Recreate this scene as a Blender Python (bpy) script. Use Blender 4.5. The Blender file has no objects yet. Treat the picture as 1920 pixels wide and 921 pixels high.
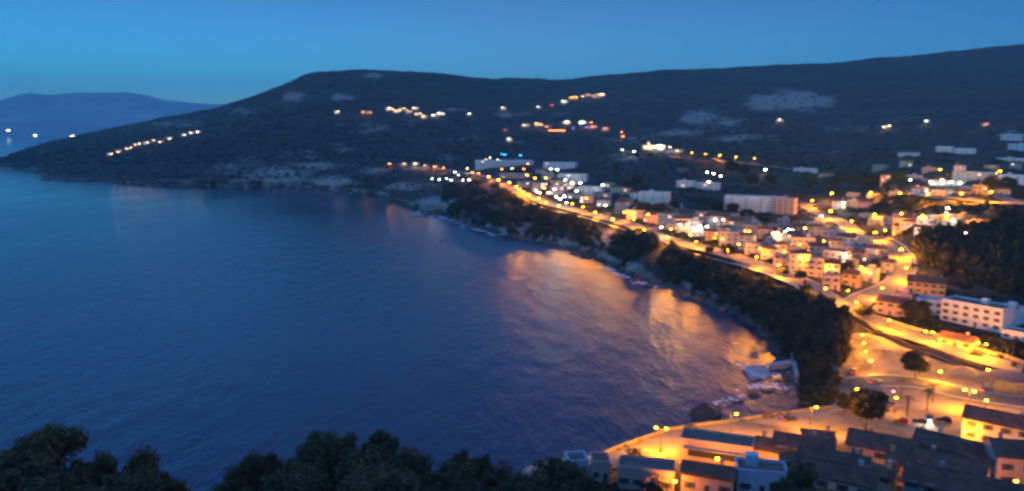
import bpy, math, random
import numpy as np
from mathutils import Vector, noise

# ------------------------------------------------------------------ camera, sky, sun, exposure
SC = bpy.context.scene
COL = SC.collection
H = 95.0                      # eye height above the sea
F = 1450.0                    # focal length in photo pixels (1920 wide)
PITCH = math.atan(216.5 / F)
camd = bpy.data.cameras.new("camera")
cam = bpy.data.objects.new("camera", camd)
COL.objects.link(cam)
camd.sensor_width = 36.0
camd.lens = 36.0 * F / 1920.0
camd.clip_start = 0.2
camd.clip_end = 80000.0
cam.location = (0, 0, H)
cam.rotation_euler = (math.pi / 2 - PITCH, 0, 0)
camd.dof.use_dof = True       # hand-held phone, focus missed: everything far is soft
camd.dof.focus_distance = 4.0
camd.dof.aperture_fstop = 2.1
camd.dof.aperture_ratio = 0.7
SC.camera = cam

SUN_EL, SUN_AZ = math.radians(4.0), math.radians(-150)
world = bpy.data.worlds.new("World")
SC.world = world
world.use_nodes = True
wn = world.node_tree
wn.nodes.clear()
wo = wn.nodes.new("ShaderNodeOutputWorld")
wb = wn.nodes.new("ShaderNodeBackground")
sky = wn.nodes.new("ShaderNodeTexSky")
sky.sky_type = 'NISHITA'
sky.sun_disc = False
sky.sun_elevation = SUN_EL
sky.sun_rotation = SUN_AZ
sky.altitude = 100
sky.air_density = 1.0
sky.dust_density = 0.3
sky.ozone_density = 9.0
# dusk colour over the dome: brighter to the open sea, deeper inland and overhead
tc = wn.nodes.new("ShaderNodeTexCoord")
sep = wn.nodes.new("ShaderNodeSeparateXYZ")
ramp = wn.nodes.new("ShaderNodeValToRGB")
wn.links.new(tc.outputs["Generated"], sep.inputs[0])
def wmap(sock, a, b, c=0.0, d=1.0):
    n = wn.nodes.new("ShaderNodeMapRange")
    for k, v in zip((1, 2, 3, 4), (a, b, c, d)): n.inputs[k].default_value = v
    wn.links.new(sock, n.inputs[0]); return n.outputs[0]
def wramp(node, stops):
    el = node.color_ramp.elements
    while len(el) < len(stops): el.new(0.5)
    for e, (p, c) in zip(el, stops): e.position = p; e.color = (*c, 1)
def wmix(mode, fac, a, b):
    n = wn.nodes.new("ShaderNodeMix"); n.data_type = 'RGBA'; n.blend_type = mode
    if isinstance(fac, float): n.inputs[0].default_value = fac
    else: wn.links.new(fac, n.inputs[0])
    for k, v in ((6, a), (7, b)):
        if isinstance(v, tuple): n.inputs[k].default_value = (*v, 1)
        else: wn.links.new(v, n.inputs[k])
    return n.outputs[2]
wramp(ramp, [(0.1, (0.95, 1.10, 0.60)), (0.5, (1.35, 0.68, 0.35)), (0.9, (0.62, 0.40, 0.24))])
wn.links.new(wmap(sep.outputs[0], -0.7, 0.7), ramp.inputs[0])
zr = wn.nodes.new("ShaderNodeValToRGB")
wramp(zr, [(0.0, (2.6, 2.3, 2.4)), (0.42, (1.05, 1.0, 1.0)), (1.0, (1.65, 1.85, 1.85))])
wn.links.new(wmap(sep.outputs[2], 0.0, 0.40), zr.inputs[0])
t1 = wmix('ADD', 1.0, sky.outputs[0], (0.075, 0.0, 0.0))
t2 = wmix('MULTIPLY', 1.0, t1, ramp.outputs[0])
t2 = wmix('MULTIPLY', 1.0, t2, zr.outputs[0])
t3 = wmix('MIX', wmap(sep.outputs[2], 0.25, 0.8, 0.0, 0.85), t2, (0.15, 0.42, 1.20))   # greyer overhead
wn.links.new(t3, wb.inputs[0])
wb.inputs[1].default_value = 0.13
wn.links.new(wb.outputs[0], wo.inputs[0])

sund = bpy.data.lights.new("sun", 'SUN')
sund.energy = 0.01            # the sun is down: only a last faint afterglow
sund.angle = math.radians(20)
sund.color = (1.0, 0.85, 0.75)
sun = bpy.data.objects.new("sun", sund)
COL.objects.link(sun)
sun.rotation_euler = (math.pi / 2 - math.radians(6), 0, math.pi - SUN_AZ)

vs = SC.view_settings
vs.view_transform = 'Standard'
vs.look = 'None'
vs.exposure = 2.4
vs.gamma = 1.0
vs.use_curve_mapping = False
cy = SC.cycles
cy.use_denoising = True
cy.max_bounces = 4
cy.diffuse_bounces = 2
cy.glossy_bounces = 2
cy.volume_bounces = 1
cy.transparent_max_bounces = 8
cy.sample_clamp_indirect = 3.0
cy.use_light_tree = True
cy.caustics_reflective = False

# ------------------------------------------------------------------ helpers
def tag(o, label=None, cat=None, group=None, kind=None):
    if label: o['label'] = label
    if cat: o['category'] = cat
    if group: o['group'] = group
    if kind: o['kind'] = kind
    return o

def link(name, data, parent=None, loc=None, rz=0.0):
    o = bpy.data.objects.new(name, data)
    COL.objects.link(o)
    if parent is not None: o.parent = parent
    if loc is not None: o.location = loc
    if rz: o.rotation_euler = (0, 0, rz)
    return o

class MB:
    """collects boxes, prisms, tubes into one mesh"""
    def __init__(s): s.v = []; s.f = []; s.m = []; s.k = 0
    def add(s, vs_, fs):
        b = len(s.v); s.v += [tuple(x) for x in vs_]
        for f in fs: s.f.append([b + i for i in f]); s.m.append(s.k)
        return s
    def box(s, x0, x1, y0, y1, z0, z1):
        return s.add([(x0,y0,z0),(x1,y0,z0),(x1,y1,z0),(x0,y1,z0),(x0,y0,z1),(x1,y0,z1),(x1,y1,z1),(x0,y1,z1)],
                     [(3,2,1,0),(4,5,6,7),(0,1,5,4),(1,2,6,5),(2,3,7,6),(3,0,4,7)])
    def tube(s, p, q, r0, r1, n=8, caps=True):
        p, q = Vector(p), Vector(q); d = (q - p).normalized()
        a = d.orthogonal().normalized(); b = d.cross(a)
        vv = []
        for c, r in ((p, r0), (q, r1)):
            for i in range(n):
                t = 2 * math.pi * i / n
                vv.append(c + a * (r * math.cos(t)) + b * (r * math.sin(t)))
        ff = [(i, (i + 1) % n, n + (i + 1) % n, n + i) for i in range(n)]
        if caps: ff += [tuple(range(n))[::-1], tuple(range(n, 2 * n))]
        return s.add(vv, ff)
    def lathe(s, prof, n=12, c=(0, 0, 0)):
        vv = []; ff = []
        for r, z in prof:
            for i in range(n):
                t = 2 * math.pi * i / n
                vv.append((c[0] + r * math.cos(t), c[1] + r * math.sin(t), c[2] + z))
        for j in range(len(prof) - 1):
            for i in range(n):
                i2 = (i + 1) % n
                ff.append((j * n + i, j * n + i2, (j + 1) * n + i2, (j + 1) * n + i))
        ff.append(tuple(range(n))[::-1]); ff.append(tuple(range((len(prof) - 1) * n, len(prof) * n)))
        return s.add(vv, ff)
    def mesh(s, name, mats, smooth=False):
        me = bpy.data.meshes.new(name)
        me.from_pydata(s.v, [], s.f)
        if not isinstance(mats, (list, tuple)): mats = [mats]
        for m in mats: me.materials.append(m)
        if len(mats) > 1: me.polygons.foreach_set("material_index", s.m)
        if smooth: me.polygons.foreach_set("use_smooth", [True] * len(me.polygons))
        me.update()
        return me

def np_mesh(name, V, Q, mat, smooth=False):
    """fast mesh from vertex array and quad (or tri) index array"""
    me = bpy.data.meshes.new(name)
    V = np.asarray(V, dtype=np.float32); Q = np.asarray(Q, dtype=np.int32)
    n, k = Q.shape
    me.vertices.add(len(V)); me.vertices.foreach_set("co", V.ravel())
    me.loops.add(n * k); me.loops.foreach_set("vertex_index", Q.ravel())
    me.polygons.add(n); me.polygons.foreach_set("loop_start", np.arange(0, n * k, k, dtype=np.int32))
    try: me.polygons.foreach_set("loop_total", np.full(n, k, dtype=np.int32))
    except Exception: pass
    if smooth: me.polygons.foreach_set("use_smooth", np.ones(n, dtype=bool))
    for m in (mat if isinstance(mat, (list, tuple)) else [mat]): me.materials.append(m)
    me.update(calc_edges=True); me.validate()
    return me

def ray(px, py):
    cx = (px - 960) / F; cyy = -(py - 460.5) / F
    s, c = math.sin(PITCH), math.cos(PITCH)
    return cx, c + cyy * s, -s + cyy * c

# ------------------------------------------------------------------ materials
M = {}
def mat(name, col, rough=0.8, var=0.25, scale=1.0, bump=0.0, col2=None, spec=0.3, metallic=0.0):
    m = bpy.data.materials.new(name); m.use_nodes = True
    nt = m.node_tree; b = nt.nodes["Principled BSDF"]
    b.inputs["Roughness"].default_value = rough
    b.inputs["Specular IOR Level"].default_value = spec
    b.inputs["Metallic"].default_value = metallic
    t = nt.nodes.new("ShaderNodeTexCoord")
    n = nt.nodes.new("ShaderNodeTexNoise"); n.inputs["Scale"].default_value = scale
    n.inputs["Detail"].default_value = 5; n.inputs["Roughness"].default_value = 0.65
    nt.links.new(t.outputs["Object"], n.inputs["Vector"])
    r = nt.nodes.new("ShaderNodeValToRGB")
    c2 = col2 or tuple(c * (1 + var) for c in col); c1 = col if col2 else tuple(c * (1 - var) for c in col)
    r.color_ramp.elements[0].position = 0.3; r.color_ramp.elements[1].position = 0.7
    r.color_ramp.elements[0].color = (*c1, 1); r.color_ramp.elements[1].color = (*c2, 1)
    nt.links.new(n.outputs["Fac"], r.inputs[0]); nt.links.new(r.outputs[0], b.inputs["Base Color"])
    if bump:
        bp = nt.nodes.new("ShaderNodeBump"); bp.inputs["Strength"].default_value = bump
        nt.links.new(n.outputs["Fac"], bp.inputs["Height"]); nt.links.new(bp.outputs[0], b.inputs["Normal"])
    M[name] = m
    return m

def tile_mat(name, c1, c2):
    m = mat(name, tuple(c * .75 for c in c1), 0.85, col2=tuple(c * 1.25 for c in c2), scale=0.35)
    nt = m.node_tree; b = nt.nodes["Principled BSDF"]
    t = nt.nodes.new("ShaderNodeTexCoord")
    w = nt.nodes.new("ShaderNodeTexWave"); w.inputs["Scale"].default_value = 1.3; w.inputs["Distortion"].default_value = 0.6
    nt.links.new(t.outputs["Object"], w.inputs["Vector"])
    bp = nt.nodes.new("ShaderNodeBump"); bp.inputs["Strength"].default_value = 0.6; bp.inputs["Distance"].default_value = 0.1
    nt.links.new(w.outputs["Fac"], bp.inputs["Height"]); nt.links.new(bp.outputs[0], b.inputs["Normal"])

def emit(name, col, s, sampling='NONE'):
    m = bpy.data.materials.new(name); m.use_nodes = True
    b = m.node_tree.nodes["Principled BSDF"]
    b.inputs["Base Color"].default_value = (0.6, 0.6, 0.55, 1)
    b.inputs["Emission Color"].default_value = (*col, 1)
    b.inputs["Emission Strength"].default_value = s
    m.cycles.emission_sampling = sampling
    M[name] = m
    return m

WALLS = {'white': (0.72, 0.70, 0.67), 'cream': (0.62, 0.52, 0.38), 'grey': (0.36, 0.35, 0.35), 'pink': (0.56, 0.36, 0.30),
         'ochre': (0.52, 0.34, 0.16), 'pale blue': (0.50, 0.56, 0.64), 'peach': (0.62, 0.42, 0.28)}
for k, c in WALLS.items(): mat('plaster ' + k, c, 0.9, 0.14, 0.35, 0.1)
tile_mat('clay tiles', (0.13, 0.06, 0.038), (0.22, 0.105, 0.065))
tile_mat('slate tiles', (0.095, 0.050, 0.034), (0.17, 0.09, 0.062))
mat('roof deck', (0.20, 0.14, 0.115), 0.9, 0.25, 0.4)
mat('roof deck pale', (0.34, 0.35, 0.38), 0.9, 0.2, 0.4)
mat('shutter', (0.06, 0.05, 0.045), 0.6, 0.2, 2)
mat('frame', (0.45, 0.43, 0.40), 0.6, 0.1, 2)
mat('glass', (0.02, 0.025, 0.03), 0.08, 0.1, 2, spec=0.6)
mat('door wood', (0.10, 0.055, 0.03), 0.6, 0.3, 3)
mat('iron', (0.035, 0.035, 0.038), 0.5, 0.2, 4, metallic=0.4)
mat('concrete', (0.30, 0.29, 0.27), 0.9, 0.2, 0.5, 0.2)
mat('stone wall', (0.26, 0.22, 0.17), 0.9, 0.3, 0.8, 0.4)
mat('dark stone', (0.07, 0.058, 0.05), 0.9, 0.3, 0.8, 0.4)
mat('pale slab', (0.38, 0.38, 0.38), 0.8, 0.2, 0.3, 0.2)
mat('asphalt', (0.21, 0.19, 0.16), 0.85, 0.2, 0.25, 0.1)
mat('dark asphalt', (0.085, 0.083, 0.085), 0.85, 0.2, 0.25, 0.1)
mat('paving', (0.23, 0.185, 0.125), 0.85, 0.6, 0.07, 0.1)
mat('pale paving', (0.42, 0.33, 0.24), 0.9, 0.3, 0.2, 0.1)
mat('kerb', (0.35, 0.34, 0.32), 0.8, 0.1, 1)
mat('road paint', (0.7, 0.7, 0.68), 0.7, 0.1, 1)
mat('bark', (0.055, 0.042, 0.032), 0.9, 0.3, 2, 0.4)
mat('foliage pine', (0.030, 0.038, 0.020), 0.8, 0.4, 0.35)
mat('foliage olive', (0.055, 0.050, 0.022), 0.8, col2=(0.19, 0.165, 0.075), scale=0.45)
mat('foliage dark', (0.014, 0.018, 0.010), 0.8, col2=(0.060, 0.056, 0.032), scale=0.09)
mat('foliage scrub', (0.012, 0.016, 0.010), 0.85, col2=(0.045, 0.044, 0.03), scale=0.03)
mat('rock', (0.035, 0.03, 0.027), 0.85, col2=(0.13, 0.105, 0.09), scale=0.12, bump=0.6)
mat('wet rock', (0.035, 0.033, 0.034), 0.5, 0.4, 0.3, 0.6)
mat('foam', (0.75, 0.78, 0.80), 0.7, 0.08, 0.5, 0.3)
mat('car dark', (0.03, 0.03, 0.035), 0.25, 0.1, 1, spec=0.5, metallic=0.3)
mat('car silver', (0.30, 0.30, 0.31), 0.25, 0.1, 1, spec=0.5, metallic=0.5)
mat('car red', (0.20, 0.02, 0.02), 0.25, 0.1, 1, spec=0.5)
mat('rubber', (0.02, 0.02, 0.02), 0.9, 0.1, 1)
mat('rim', (0.4, 0.4, 0.4), 0.3, 0.1, 1, metallic=0.8)

SODIUM = (1.0, 0.335, 0.006); WARM = (1.0, 0.62, 0.30); WHITE = (1.0, 0.90, 0.70); ORANGE = (1.0, 0.27, 0.02)
BLUE = (0.02, 0.30, 1.0); RED = (1.0, 0.04, 0.04); COOL = (0.85, 0.95, 1.0); PURPLE = (0.35, 0.2, 0.9)
LAMPCOL = {'yellow': SODIUM, 'warm': WARM, 'white': WHITE, 'orange': ORANGE, 'blue': BLUE, 'red': RED, 'cool': COOL, 'violet': PURPLE}
emit('lit window', (1.0, 0.62, 0.25), 0.6)
emit('lit window white', (1.0, 0.88, 0.68), 1.0)
emit('far glazing', (1.0, 0.85, 0.66), 6.0)
emit('headlight', (1.0, 0.9, 0.7), 12.0)
emit('tail light', (1.0, 0.05, 0.03), 2.4)

# ------------------------------------------------------------------ terrain
NEAR_L=[('y',1,90),('y',30,76),('y',60,60),('y',100,32),('y',125,12),('y',135,5),('y',145,-4),('y',700,-9)]
def near_r(k4,k5,k6,k7): return [('y',1,90),('y',30,76),('y',60,60),('y',105,27),k4,k5,k6,k7]
COLS={
-900:NEAR_L+[('y',1890,-6),('y',1900,-6),('y',1920,-6),('y',1940,-6),('y',1960,-6),('y',1980,-6),('y',2000,-6),('y',2020,-6),('y',2040,-6),('y',2070,-6)],
-130:NEAR_L+[('y',1890,-4),('y',1900,-4),('y',1920,-4),('y',1940,-4),('y',1960,-4),('y',1980,-4),('y',2000,-4),('y',2020,-4),('y',2040,-3),('y',2070,-3)],
0:NEAR_L+[('p',317.5,-1),(315,1900),(312,1920),(310,1940),(308,1960),(306,1980),(304,2000),(302.5,2020),(301.5,2040),(300,2070)],
60:NEAR_L+[('p',318,-1),(315,1890),(311,1920),(307,1950),(303,1980),(299,2010),(295,2050),(290,2100),(285,2160),(278,2250)],
95:NEAR_L+[('p',336,-1),(333,1500),(326,1560),(320,1620),(314,1700),(306,1780),(298,1860),(290,1950),(278,2100),(266,2350)],
300:NEAR_L+[('p',350,-1),(346,1305),(340,1330),(330,1390),(318,1470),(305,1570),(290,1680),(275,1800),(250,2050),(222,2500)],
400:NEAR_L+[('p',351,-1),(347,1293),(340,1320),(328,1380),(314,1460),(299,1560),(280,1660),(260,1780),(230,2030),(205,2480)],
530:NEAR_L+[('p',352,-1),(348,1280),(338,1310),(325,1370),(308,1440),(290,1530),(265,1640),(240,1760),(205,2000),(162,2400)],
580:NEAR_L+[('p',353,-1),(349,1270),(338,1305),(325,1365),(308,1440),(290,1530),(265,1640),(240,1760),(198,2000),(138,2400)],
690:NEAR_L+[('p',364,-1),(360,1160),(345,1190),(330,1260),(309,1400),(290,1520),(265,1640),(240,1760),(198,2000),(131,2420)],
800:NEAR_L+[('p',400,-1),(394,890),(370,980),(345,1120),(316,1350),(300,1480),(270,1620),(240,1760),(200,2000),(137,2480)],
920:[('y',1,90),('y',30,76),('y',60,60),('y',105,34),('y',150,18),('y',160,12),('y',168,-4),('y',500,-9),('p',437,-1),(431,722),(400,765),(345,960),(333,1010),(310,1200),(285,1400),(255,1600),(210,1900),(147,2550)],
985:near_r((893,160),(877,170),('y',177,-4),('y',480,-8))+[('p',455,-1),(446,670),(408,728),(367,830),(355,890),(327,1060),(300,1280),(265,1520),(217,1880),(149,2590)],
1060:near_r((880,166),(859,178),('y',185,-4),('y',450,-8))+[('p',467,-1),(460,625),(410,690),(393,710),(378,760),(345,920),(315,1150),(275,1450),(225,1850),(150,2620)],
1130:near_r((875,172),(853,183),('y',191,-4),('y',400,-8))+[('p',495,-1),(487,560),(433,610),(415,628),(401,665),(365,800),(328,1020),(280,1380),(228,1820),(143,2660)],
1200:near_r((860,180),(826,195),('y',203,-4),('y',380,-8))+[('p',527,-1),(517,495),(455,535),(440,548),(425,575),(385,690),(340,900),(285,1300),(230,1800),(136,2700)],
1250:near_r((850,185),(808,203),('y',211,-4),('y',360,-8))+[('p',545,-1),(535,470),(468,512),(452,528),(437,555),(393,665),(343,880),(287,1275),(230,1800),(132,2725)],
1300:near_r((845,187),(800,206),('y',215,-4),('y',340,-8))+[('p',560,-1),(550,450),(480,490),(464,510),(448,535),(400,640),(345,860),(290,1250),(230,1800),(131,2750)],
1380:near_r((835,190),(790,213),('y',222,-4),('y',310,-7))+[('p',590,-1),(578,405),(512,430),(490,440),(474,472),(423,580),(359,790),(299,1170),(234,1760),(127,2780)],
1480:near_r((820,200),(775,223),('y',231,-4),('y',280,-6))+[('p',672,-1),(655,326),(560,360),(530,372),(513,395),(450,500),(375,720),(310,1050),(240,1700),(122,2800)],
1530:near_r((818,201),(768,226),('y',235,3),('y',255,0))+[('y',275,-1),(690,290),(595,322),(560,342),(540,362),(468,465),(381,690),(316,990),(243,1670),(120,2800)],
1570:near_r((815,203),(764,228),(752,240),(745,250))+[(735,260),(700,272),(628,300),(585,326),(562,345),(480,445),(385,660),(320,930),(245,1640),(118,2800)],
1640:near_r((830,195),(790,215),(760,235),(735,250))+[(700,270),(660,294),(625,316),(600,322),(577,345),(490,445),(390,650),(330,850),(250,1600),(110,2800)],
1700:near_r((830,195),(790,217),(760,236),(735,250))+[(708,266),(675,285),(645,303),(626,304),(600,325),(520,400),(397,520),(372,590),(256,1530),(105,2800)],
1750:near_r((832,194),(792,217),(762,235),(737,249))+[(715,262),(690,277),(672,287),(651,288),(628,304),(555,365),(400,480),(375,560),(260,1500),(100,2800)],
1900:near_r((860,178),(800,213),(770,230),(745,246))+[(732,255),(724,260),(716,266),(698,267),(665,280),(600,325),(398,460),(375,560),(262,1450),(85,2800)],
2300:near_r((860,178),(800,213),(770,230),(745,246))+[(735,255),(730,262),(725,268),(715,270),(690,285),(640,325),(410,450),(375,560),(262,1450),(65,2800)],
2900:near_r((860,178),(800,213),(770,230),(745,246))+[(735,255),(730,262),(725,268),(715,270),(690,285),(640,325),(410,450),(375,560),(262,1450),(65,2800)],
}

def knot(px, k):
    if k[0] == 'y':
        X = k[1] * (px - 960) / F * 1.01
        return math.atan2(X, k[1]), math.hypot(X, k[1]), k[2]
    if k[0] == 'p':
        X, Yy, Z = ray(px, k[1]); t = (k[2] - H) / Z
    else:
        X, Yy, Z = ray(px, k[0]); t = k[1] / Yy
    return math.atan2(X, Yy), t * math.hypot(X, Yy), H + t * Z

_kr, _kz, _ka = [], [], []
for px, c in sorted(COLS.items()):
    ks = [list(knot(px, k)) for k in c]
    for i in range(9, 18):                                  # keep the order outwards, sliding along the line of sight
        if ks[i][1] < ks[i-1][1] + 5:
            sl = (ks[i][2] - H) / ks[i][1]
            ks[i][1] = ks[i-1][1] + 5; ks[i][2] = H + sl * ks[i][1]
    a, r, z = ks[-1]
    ks.append([a, r + 900, z - 40]); ks.append([a, r + 2600, max(z - 250, -8) if z > 0 else -8])
    _ka.append([k[0] for k in ks]); _kr.append([k[1] for k in ks]); _kz.append([k[2] for k in ks])
_ka, _kr, _kz = np.array(_ka), np.array(_kr), np.array(_kz)
NK = _kr.shape[1]
AZ = np.linspace(math.radians(-50), math.radians(50), 640)
KR = np.stack([np.interp(AZ, _ka[:, k], _kr[:, k]) for k in range(NK)])     # knots x azimuth
KZ = np.stack([np.interp(AZ, _ka[:, k], _kz[:, k]) for k in range(NK)])
for k, amp in ((8, .030), (9, .026), (10, .010)):                            # headlands and coves along the shore
    KR[k] += KR[k] * amp * np.array([noise.fractal(Vector((a * 60, 3.3, .5)), .9, 2.1, 4) for a in AZ]) * (KR[8] > 320)
def _sm(A, n):
    k = np.ones(n) / n
    return np.stack([np.convolve(np.pad(r, n // 2, mode='edge'), k, mode='valid') for r in A])
KR[12:], KZ[12:] = _sm(KR[12:], 7), _sm(KZ[12:], 7)
ROWS = [3, 5, 5, 5, 6, 8, 6, 3, 3, 6, 10, 7, 7, 18, 22, 26, 30, 30, 6, 4]
rows_r, rows_z, rows_k = [], [], []
for k in range(NK - 1):
    for i in range(ROWS[k]):
        t = i / ROWS[k]
        rows_r.append(KR[k] * (1 - t) + KR[k+1] * t); rows_z.append(KZ[k] * (1 - t) + KZ[k+1] * t); rows_k.append(k + t)
rows_r.append(KR[-1]); rows_z.append(KZ[-1]); rows_k.append(NK - 1)
TR, TZ, TK = np.array(rows_r), np.array(rows_z), np.array(rows_k)
# soften the creases of the far hillside along the line of sight
far = np.clip((TK - 13.0) / 1.0, 0, 1)[:, None] * np.clip((18.2 - TK) / 0.6, 0, 1)[:, None]
Zs = TZ.copy()
for _ in range(3):
    Zp = np.pad(Zs, ((9, 9), (0, 0)), mode='edge')
    cs = np.cumsum(np.vstack([np.zeros((1, Zp.shape[1])), Zp]), axis=0)
    Zs = (cs[19:] - cs[:-19]) / 19.0
keep = np.exp(-((TK - 17.0) / 0.35) ** 2)[:, None]
TZ = TZ * (1 - far * (1 - keep)) + Zs * far * (1 - keep)
TX, TY = TR * np.sin(AZ)[None, :], TR * np.cos(AZ)[None, :]
def fbm(x, y, s, o=4, seed=0.0):
    return noise.fractal(Vector((x / s + seed, y / s - seed, seed * 1.7)), 0.9, 2.1, o)
for i in range(TR.shape[0]):
    k = TK[i]
    for j in range(TR.shape[1]):
        z = TZ[i, j]; x, y = TX[i, j], TY[i, j]
        if k > 12.5:
            w = min(1.0, (k - 12.5) / 1.5) * max(0.0, min(1.0, z / 25.0))
            w *= 0.5 if abs(k - 17) < 0.12 else 1.0
            ridge = 1 - abs(fbm(x, y, 260, 4, 3.1)) * 2
            TZ[i, j] += w * (8 * fbm(x, y, 190, 4) + 6.0 * ridge + 3.0 * fbm(x, y, 40, 3, 7))
        elif 8.0 <= k < 10.4:
            w = 1 - abs(k - 9.2) / 1.2
            TZ[i, j] += max(0, w) * 3.2 * fbm(x, y, 14, 4, 5)
def row_at(az):
    f = (az - AZ[0]) / (AZ[1] - AZ[0]); j = int(max(0, min(len(AZ) - 2, math.floor(f)))); t = f - j
    return TR[:, j] * (1 - t) + TR[:, j+1] * t, TZ[:, j] * (1 - t) + TZ[:, j+1] * t
def ground(x, y):
    r, z = row_at(math.atan2(x, y)); return float(np.interp(math.hypot(x, y), r, z))
def hit(px, py, dh=0.0, rmin=20.0, kmin=None):
    """the first spot along the pixel's line of sight that stands dh above the ground"""
    X, Y, Z = ray(px, py); az = math.atan2(X, Y); s = Z / math.hypot(X, Y)
    r, z = row_at(az)
    rr = np.linspace(max(r[0], rmin), r[-20], 9000)
    if kmin is not None: rr = np.linspace(float(np.interp(kmin, TK, r)), r[-20], 9000)
    zz = np.interp(rr, r, z)
    m = np.nonzero(zz + dh >= H + rr * s)[0]
    R = rr[m[0]] if len(m) else r[-20]
    return Vector((R * math.sin(az), R * math.cos(az), float(np.interp(R, r, z))))

ni, nj = TR.shape
V = np.stack([TX, TY, TZ], axis=-1).reshape(-1, 3)
idx = np.arange(ni * nj).reshape(ni, nj)
Q = np.stack([idx[:-1, :-1], idx[:-1, 1:], idx[1:, 1:], idx[1:, :-1]], axis=-1).reshape(-1, 4)[:, ::-1]

# bare rock and dry clearings on the hillside (pixel ellipses turned into ground patches), wet rock at the tide line
PATCH = [(1440,192,38,14,.9),(1490,188,45,16,1),(1540,190,25,10,.8),(1310,220,30,14,.7),(1370,228,30,12,.4),(1270,250,70,7,.45),(1390,258,70,6,.5),
 (550,180,22,9,.6),(640,183,25,6,.6),(700,142,18,5,.7),(330,232,70,7,.35),(450,208,20,8,.4),(520,330,60,16,.75),(600,312,55,8,.6),(470,300,35,8,.35),
 (640,280,30,8,.3),(700,240,35,10,.45),(760,230,22,10,.3),(840,300,25,10,.3),(620,340,45,10,.75),(420,318,50,12,.35),(350,340,40,6,.3),(560,290,50,8,.35),
 (850,205,40,5,.35),(960,215,40,5,.35),(1050,210,25,6,.3),(1180,300,40,5,.4),(760,350,30,8,.7),(820,380,45,10,.7),(960,425,40,10,.6),(1130,445,28,16,.7),
 (1590,240,60,8,.3),(1690,225,50,6,.3),(1900,250,30,8,.3),(700,320,30,8,.5),(880,262,40,6,.25),(1180,262,60,7,.3)]
rockm = np.zeros(ni * nj, dtype=np.float32)
dX, dY, dZ = V[:, 0], V[:, 1], V[:, 2] - H
cp, sp = math.cos(PITCH), math.sin(PITCH)
dep = dY * cp - dZ * sp
PX = 960 + F * dX / np.maximum(dep, 1); PY = 460.5 - F * (dY * sp + dZ * cp) / np.maximum(dep, 1)
kk = np.repeat(TK, nj)
for (ax, ay, bx, by, s) in PATCH:
    d2 = ((PX - ax) / bx) ** 2 + ((PY - ay) / by) ** 2
    rockm = np.maximum(rockm, s * np.exp(-d2 * 0.9).astype(np.float32) * (kk > 8.2))
rockm = np.maximum(rockm, np.where((kk > 7.6) & (kk < 9.2), 0.42, 0).astype(np.float32))
rockm = np.where((kk > 3.9) & (kk < 6), 0.6, rockm).astype(np.float32)
tm = mat('ground cover', (0.018, 0.019, 0.014), 0.95, col2=(0.042, 0.041, 0.033), scale=0.006, bump=0.0) if 1 else mat('ground cover', (0.020, 0.022, 0.016), 0.95, 0.5, 0.02)
nt = tm.node_tree; bs = nt.nodes["Principled BSDF"]
at = nt.nodes.new("ShaderNodeAttribute"); at.attribute_name = "bare"
n2 = nt.nodes.new("ShaderNodeTexNoise"); n2.inputs["Scale"].default_value = 0.022; n2.inputs["Detail"].default_value = 8; n2.inputs["Roughness"].default_value = 0.7
tcn = nt.nodes.new("ShaderNodeTexCoord"); nt.links.new(tcn.outputs["Object"], n2.inputs["Vector"])
ad = nt.nodes.new("ShaderNodeMath"); ad.operation = 'ADD'
as_ = nt.nodes.new("ShaderNodeMath"); as_.operation = 'MULTIPLY'; as_.inputs[1].default_value = 0.66; nt.links.new(at.outputs["Fac"], as_.inputs[0])
nt.links.new(as_.outputs[0], ad.inputs[0]); nt.links.new(n2.outputs["Fac"], ad.inputs[1])
mp = nt.nodes.new("ShaderNodeMapRange"); mp.inputs[1].default_value = 0.60; mp.inputs[2].default_value = 0.84
nt.links.new(ad.outputs[0], mp.inputs[0])
mx = nt.nodes.new("ShaderNodeMix"); mx.data_type = 'RGBA'
rampn = [n for n in nt.nodes if n.bl_idname == "ShaderNodeValToRGB"][0]
nt.links.new(mp.outputs[0], mx.inputs[0]); nt.links.new(rampn.outputs[0], mx.inputs[6]); mx.inputs[7].default_value = (0.30, 0.25, 0.21, 1)
nt.links.new(mx.outputs[2], bs.inputs["Base Color"])
tme = np_mesh("terrain", V, Q, tm, smooth=True)
a_ = tme.attributes.new("bare", 'FLOAT', 'POINT'); a_.data.foreach_set("value", rockm)
tag(link("terrain", tme), kind='structure')

# ------------------------------------------------------------------ sea
sm_ = bpy.data.materials.new("sea water"); sm_.use_nodes = True
nt = sm_.node_tree; b = nt.nodes["Principled BSDF"]
b.inputs["Base Color"].default_value = (0.001, 0.015, 0.054, 1)
b.inputs["IOR"].default_value = 1.37
tcn = nt.nodes.new("ShaderNodeTexCoord")
mpn = nt.nodes.new("ShaderNodeMapping"); mpn.inputs["Rotation"].default_value = (0, 0, math.radians(-35)); mpn.inputs["Scale"].default_value = (1.0, 0.42, 1)
nt.links.new(tcn.outputs["Object"], mpn.inputs[0])
def nz(scale, detail=3, vec=mpn):
    n = nt.nodes.new("ShaderNodeTexNoise"); n.inputs["Scale"].default_value = scale; n.inputs["Detail"].default_value = detail
    nt.links.new(vec.outputs[0], n.inputs["Vector"]); return n
w1, w2, w3 = nz(0.55, 4), nz(0.11, 3), nz(0.012, 4)
s1 = nt.nodes.new("ShaderNodeMath"); s1.operation = 'MULTIPLY_ADD'; s1.inputs[1].default_value = 3.0
nt.links.new(w2.outputs["Fac"], s1.inputs[0]); nt.links.new(w1.outputs["Fac"], s1.inputs[2])
bp = nt.nodes.new("ShaderNodeBump"); bp.inputs["Distance"].default_value = 0.7; bp.inputs["Strength"].default_value = 0.75
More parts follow.
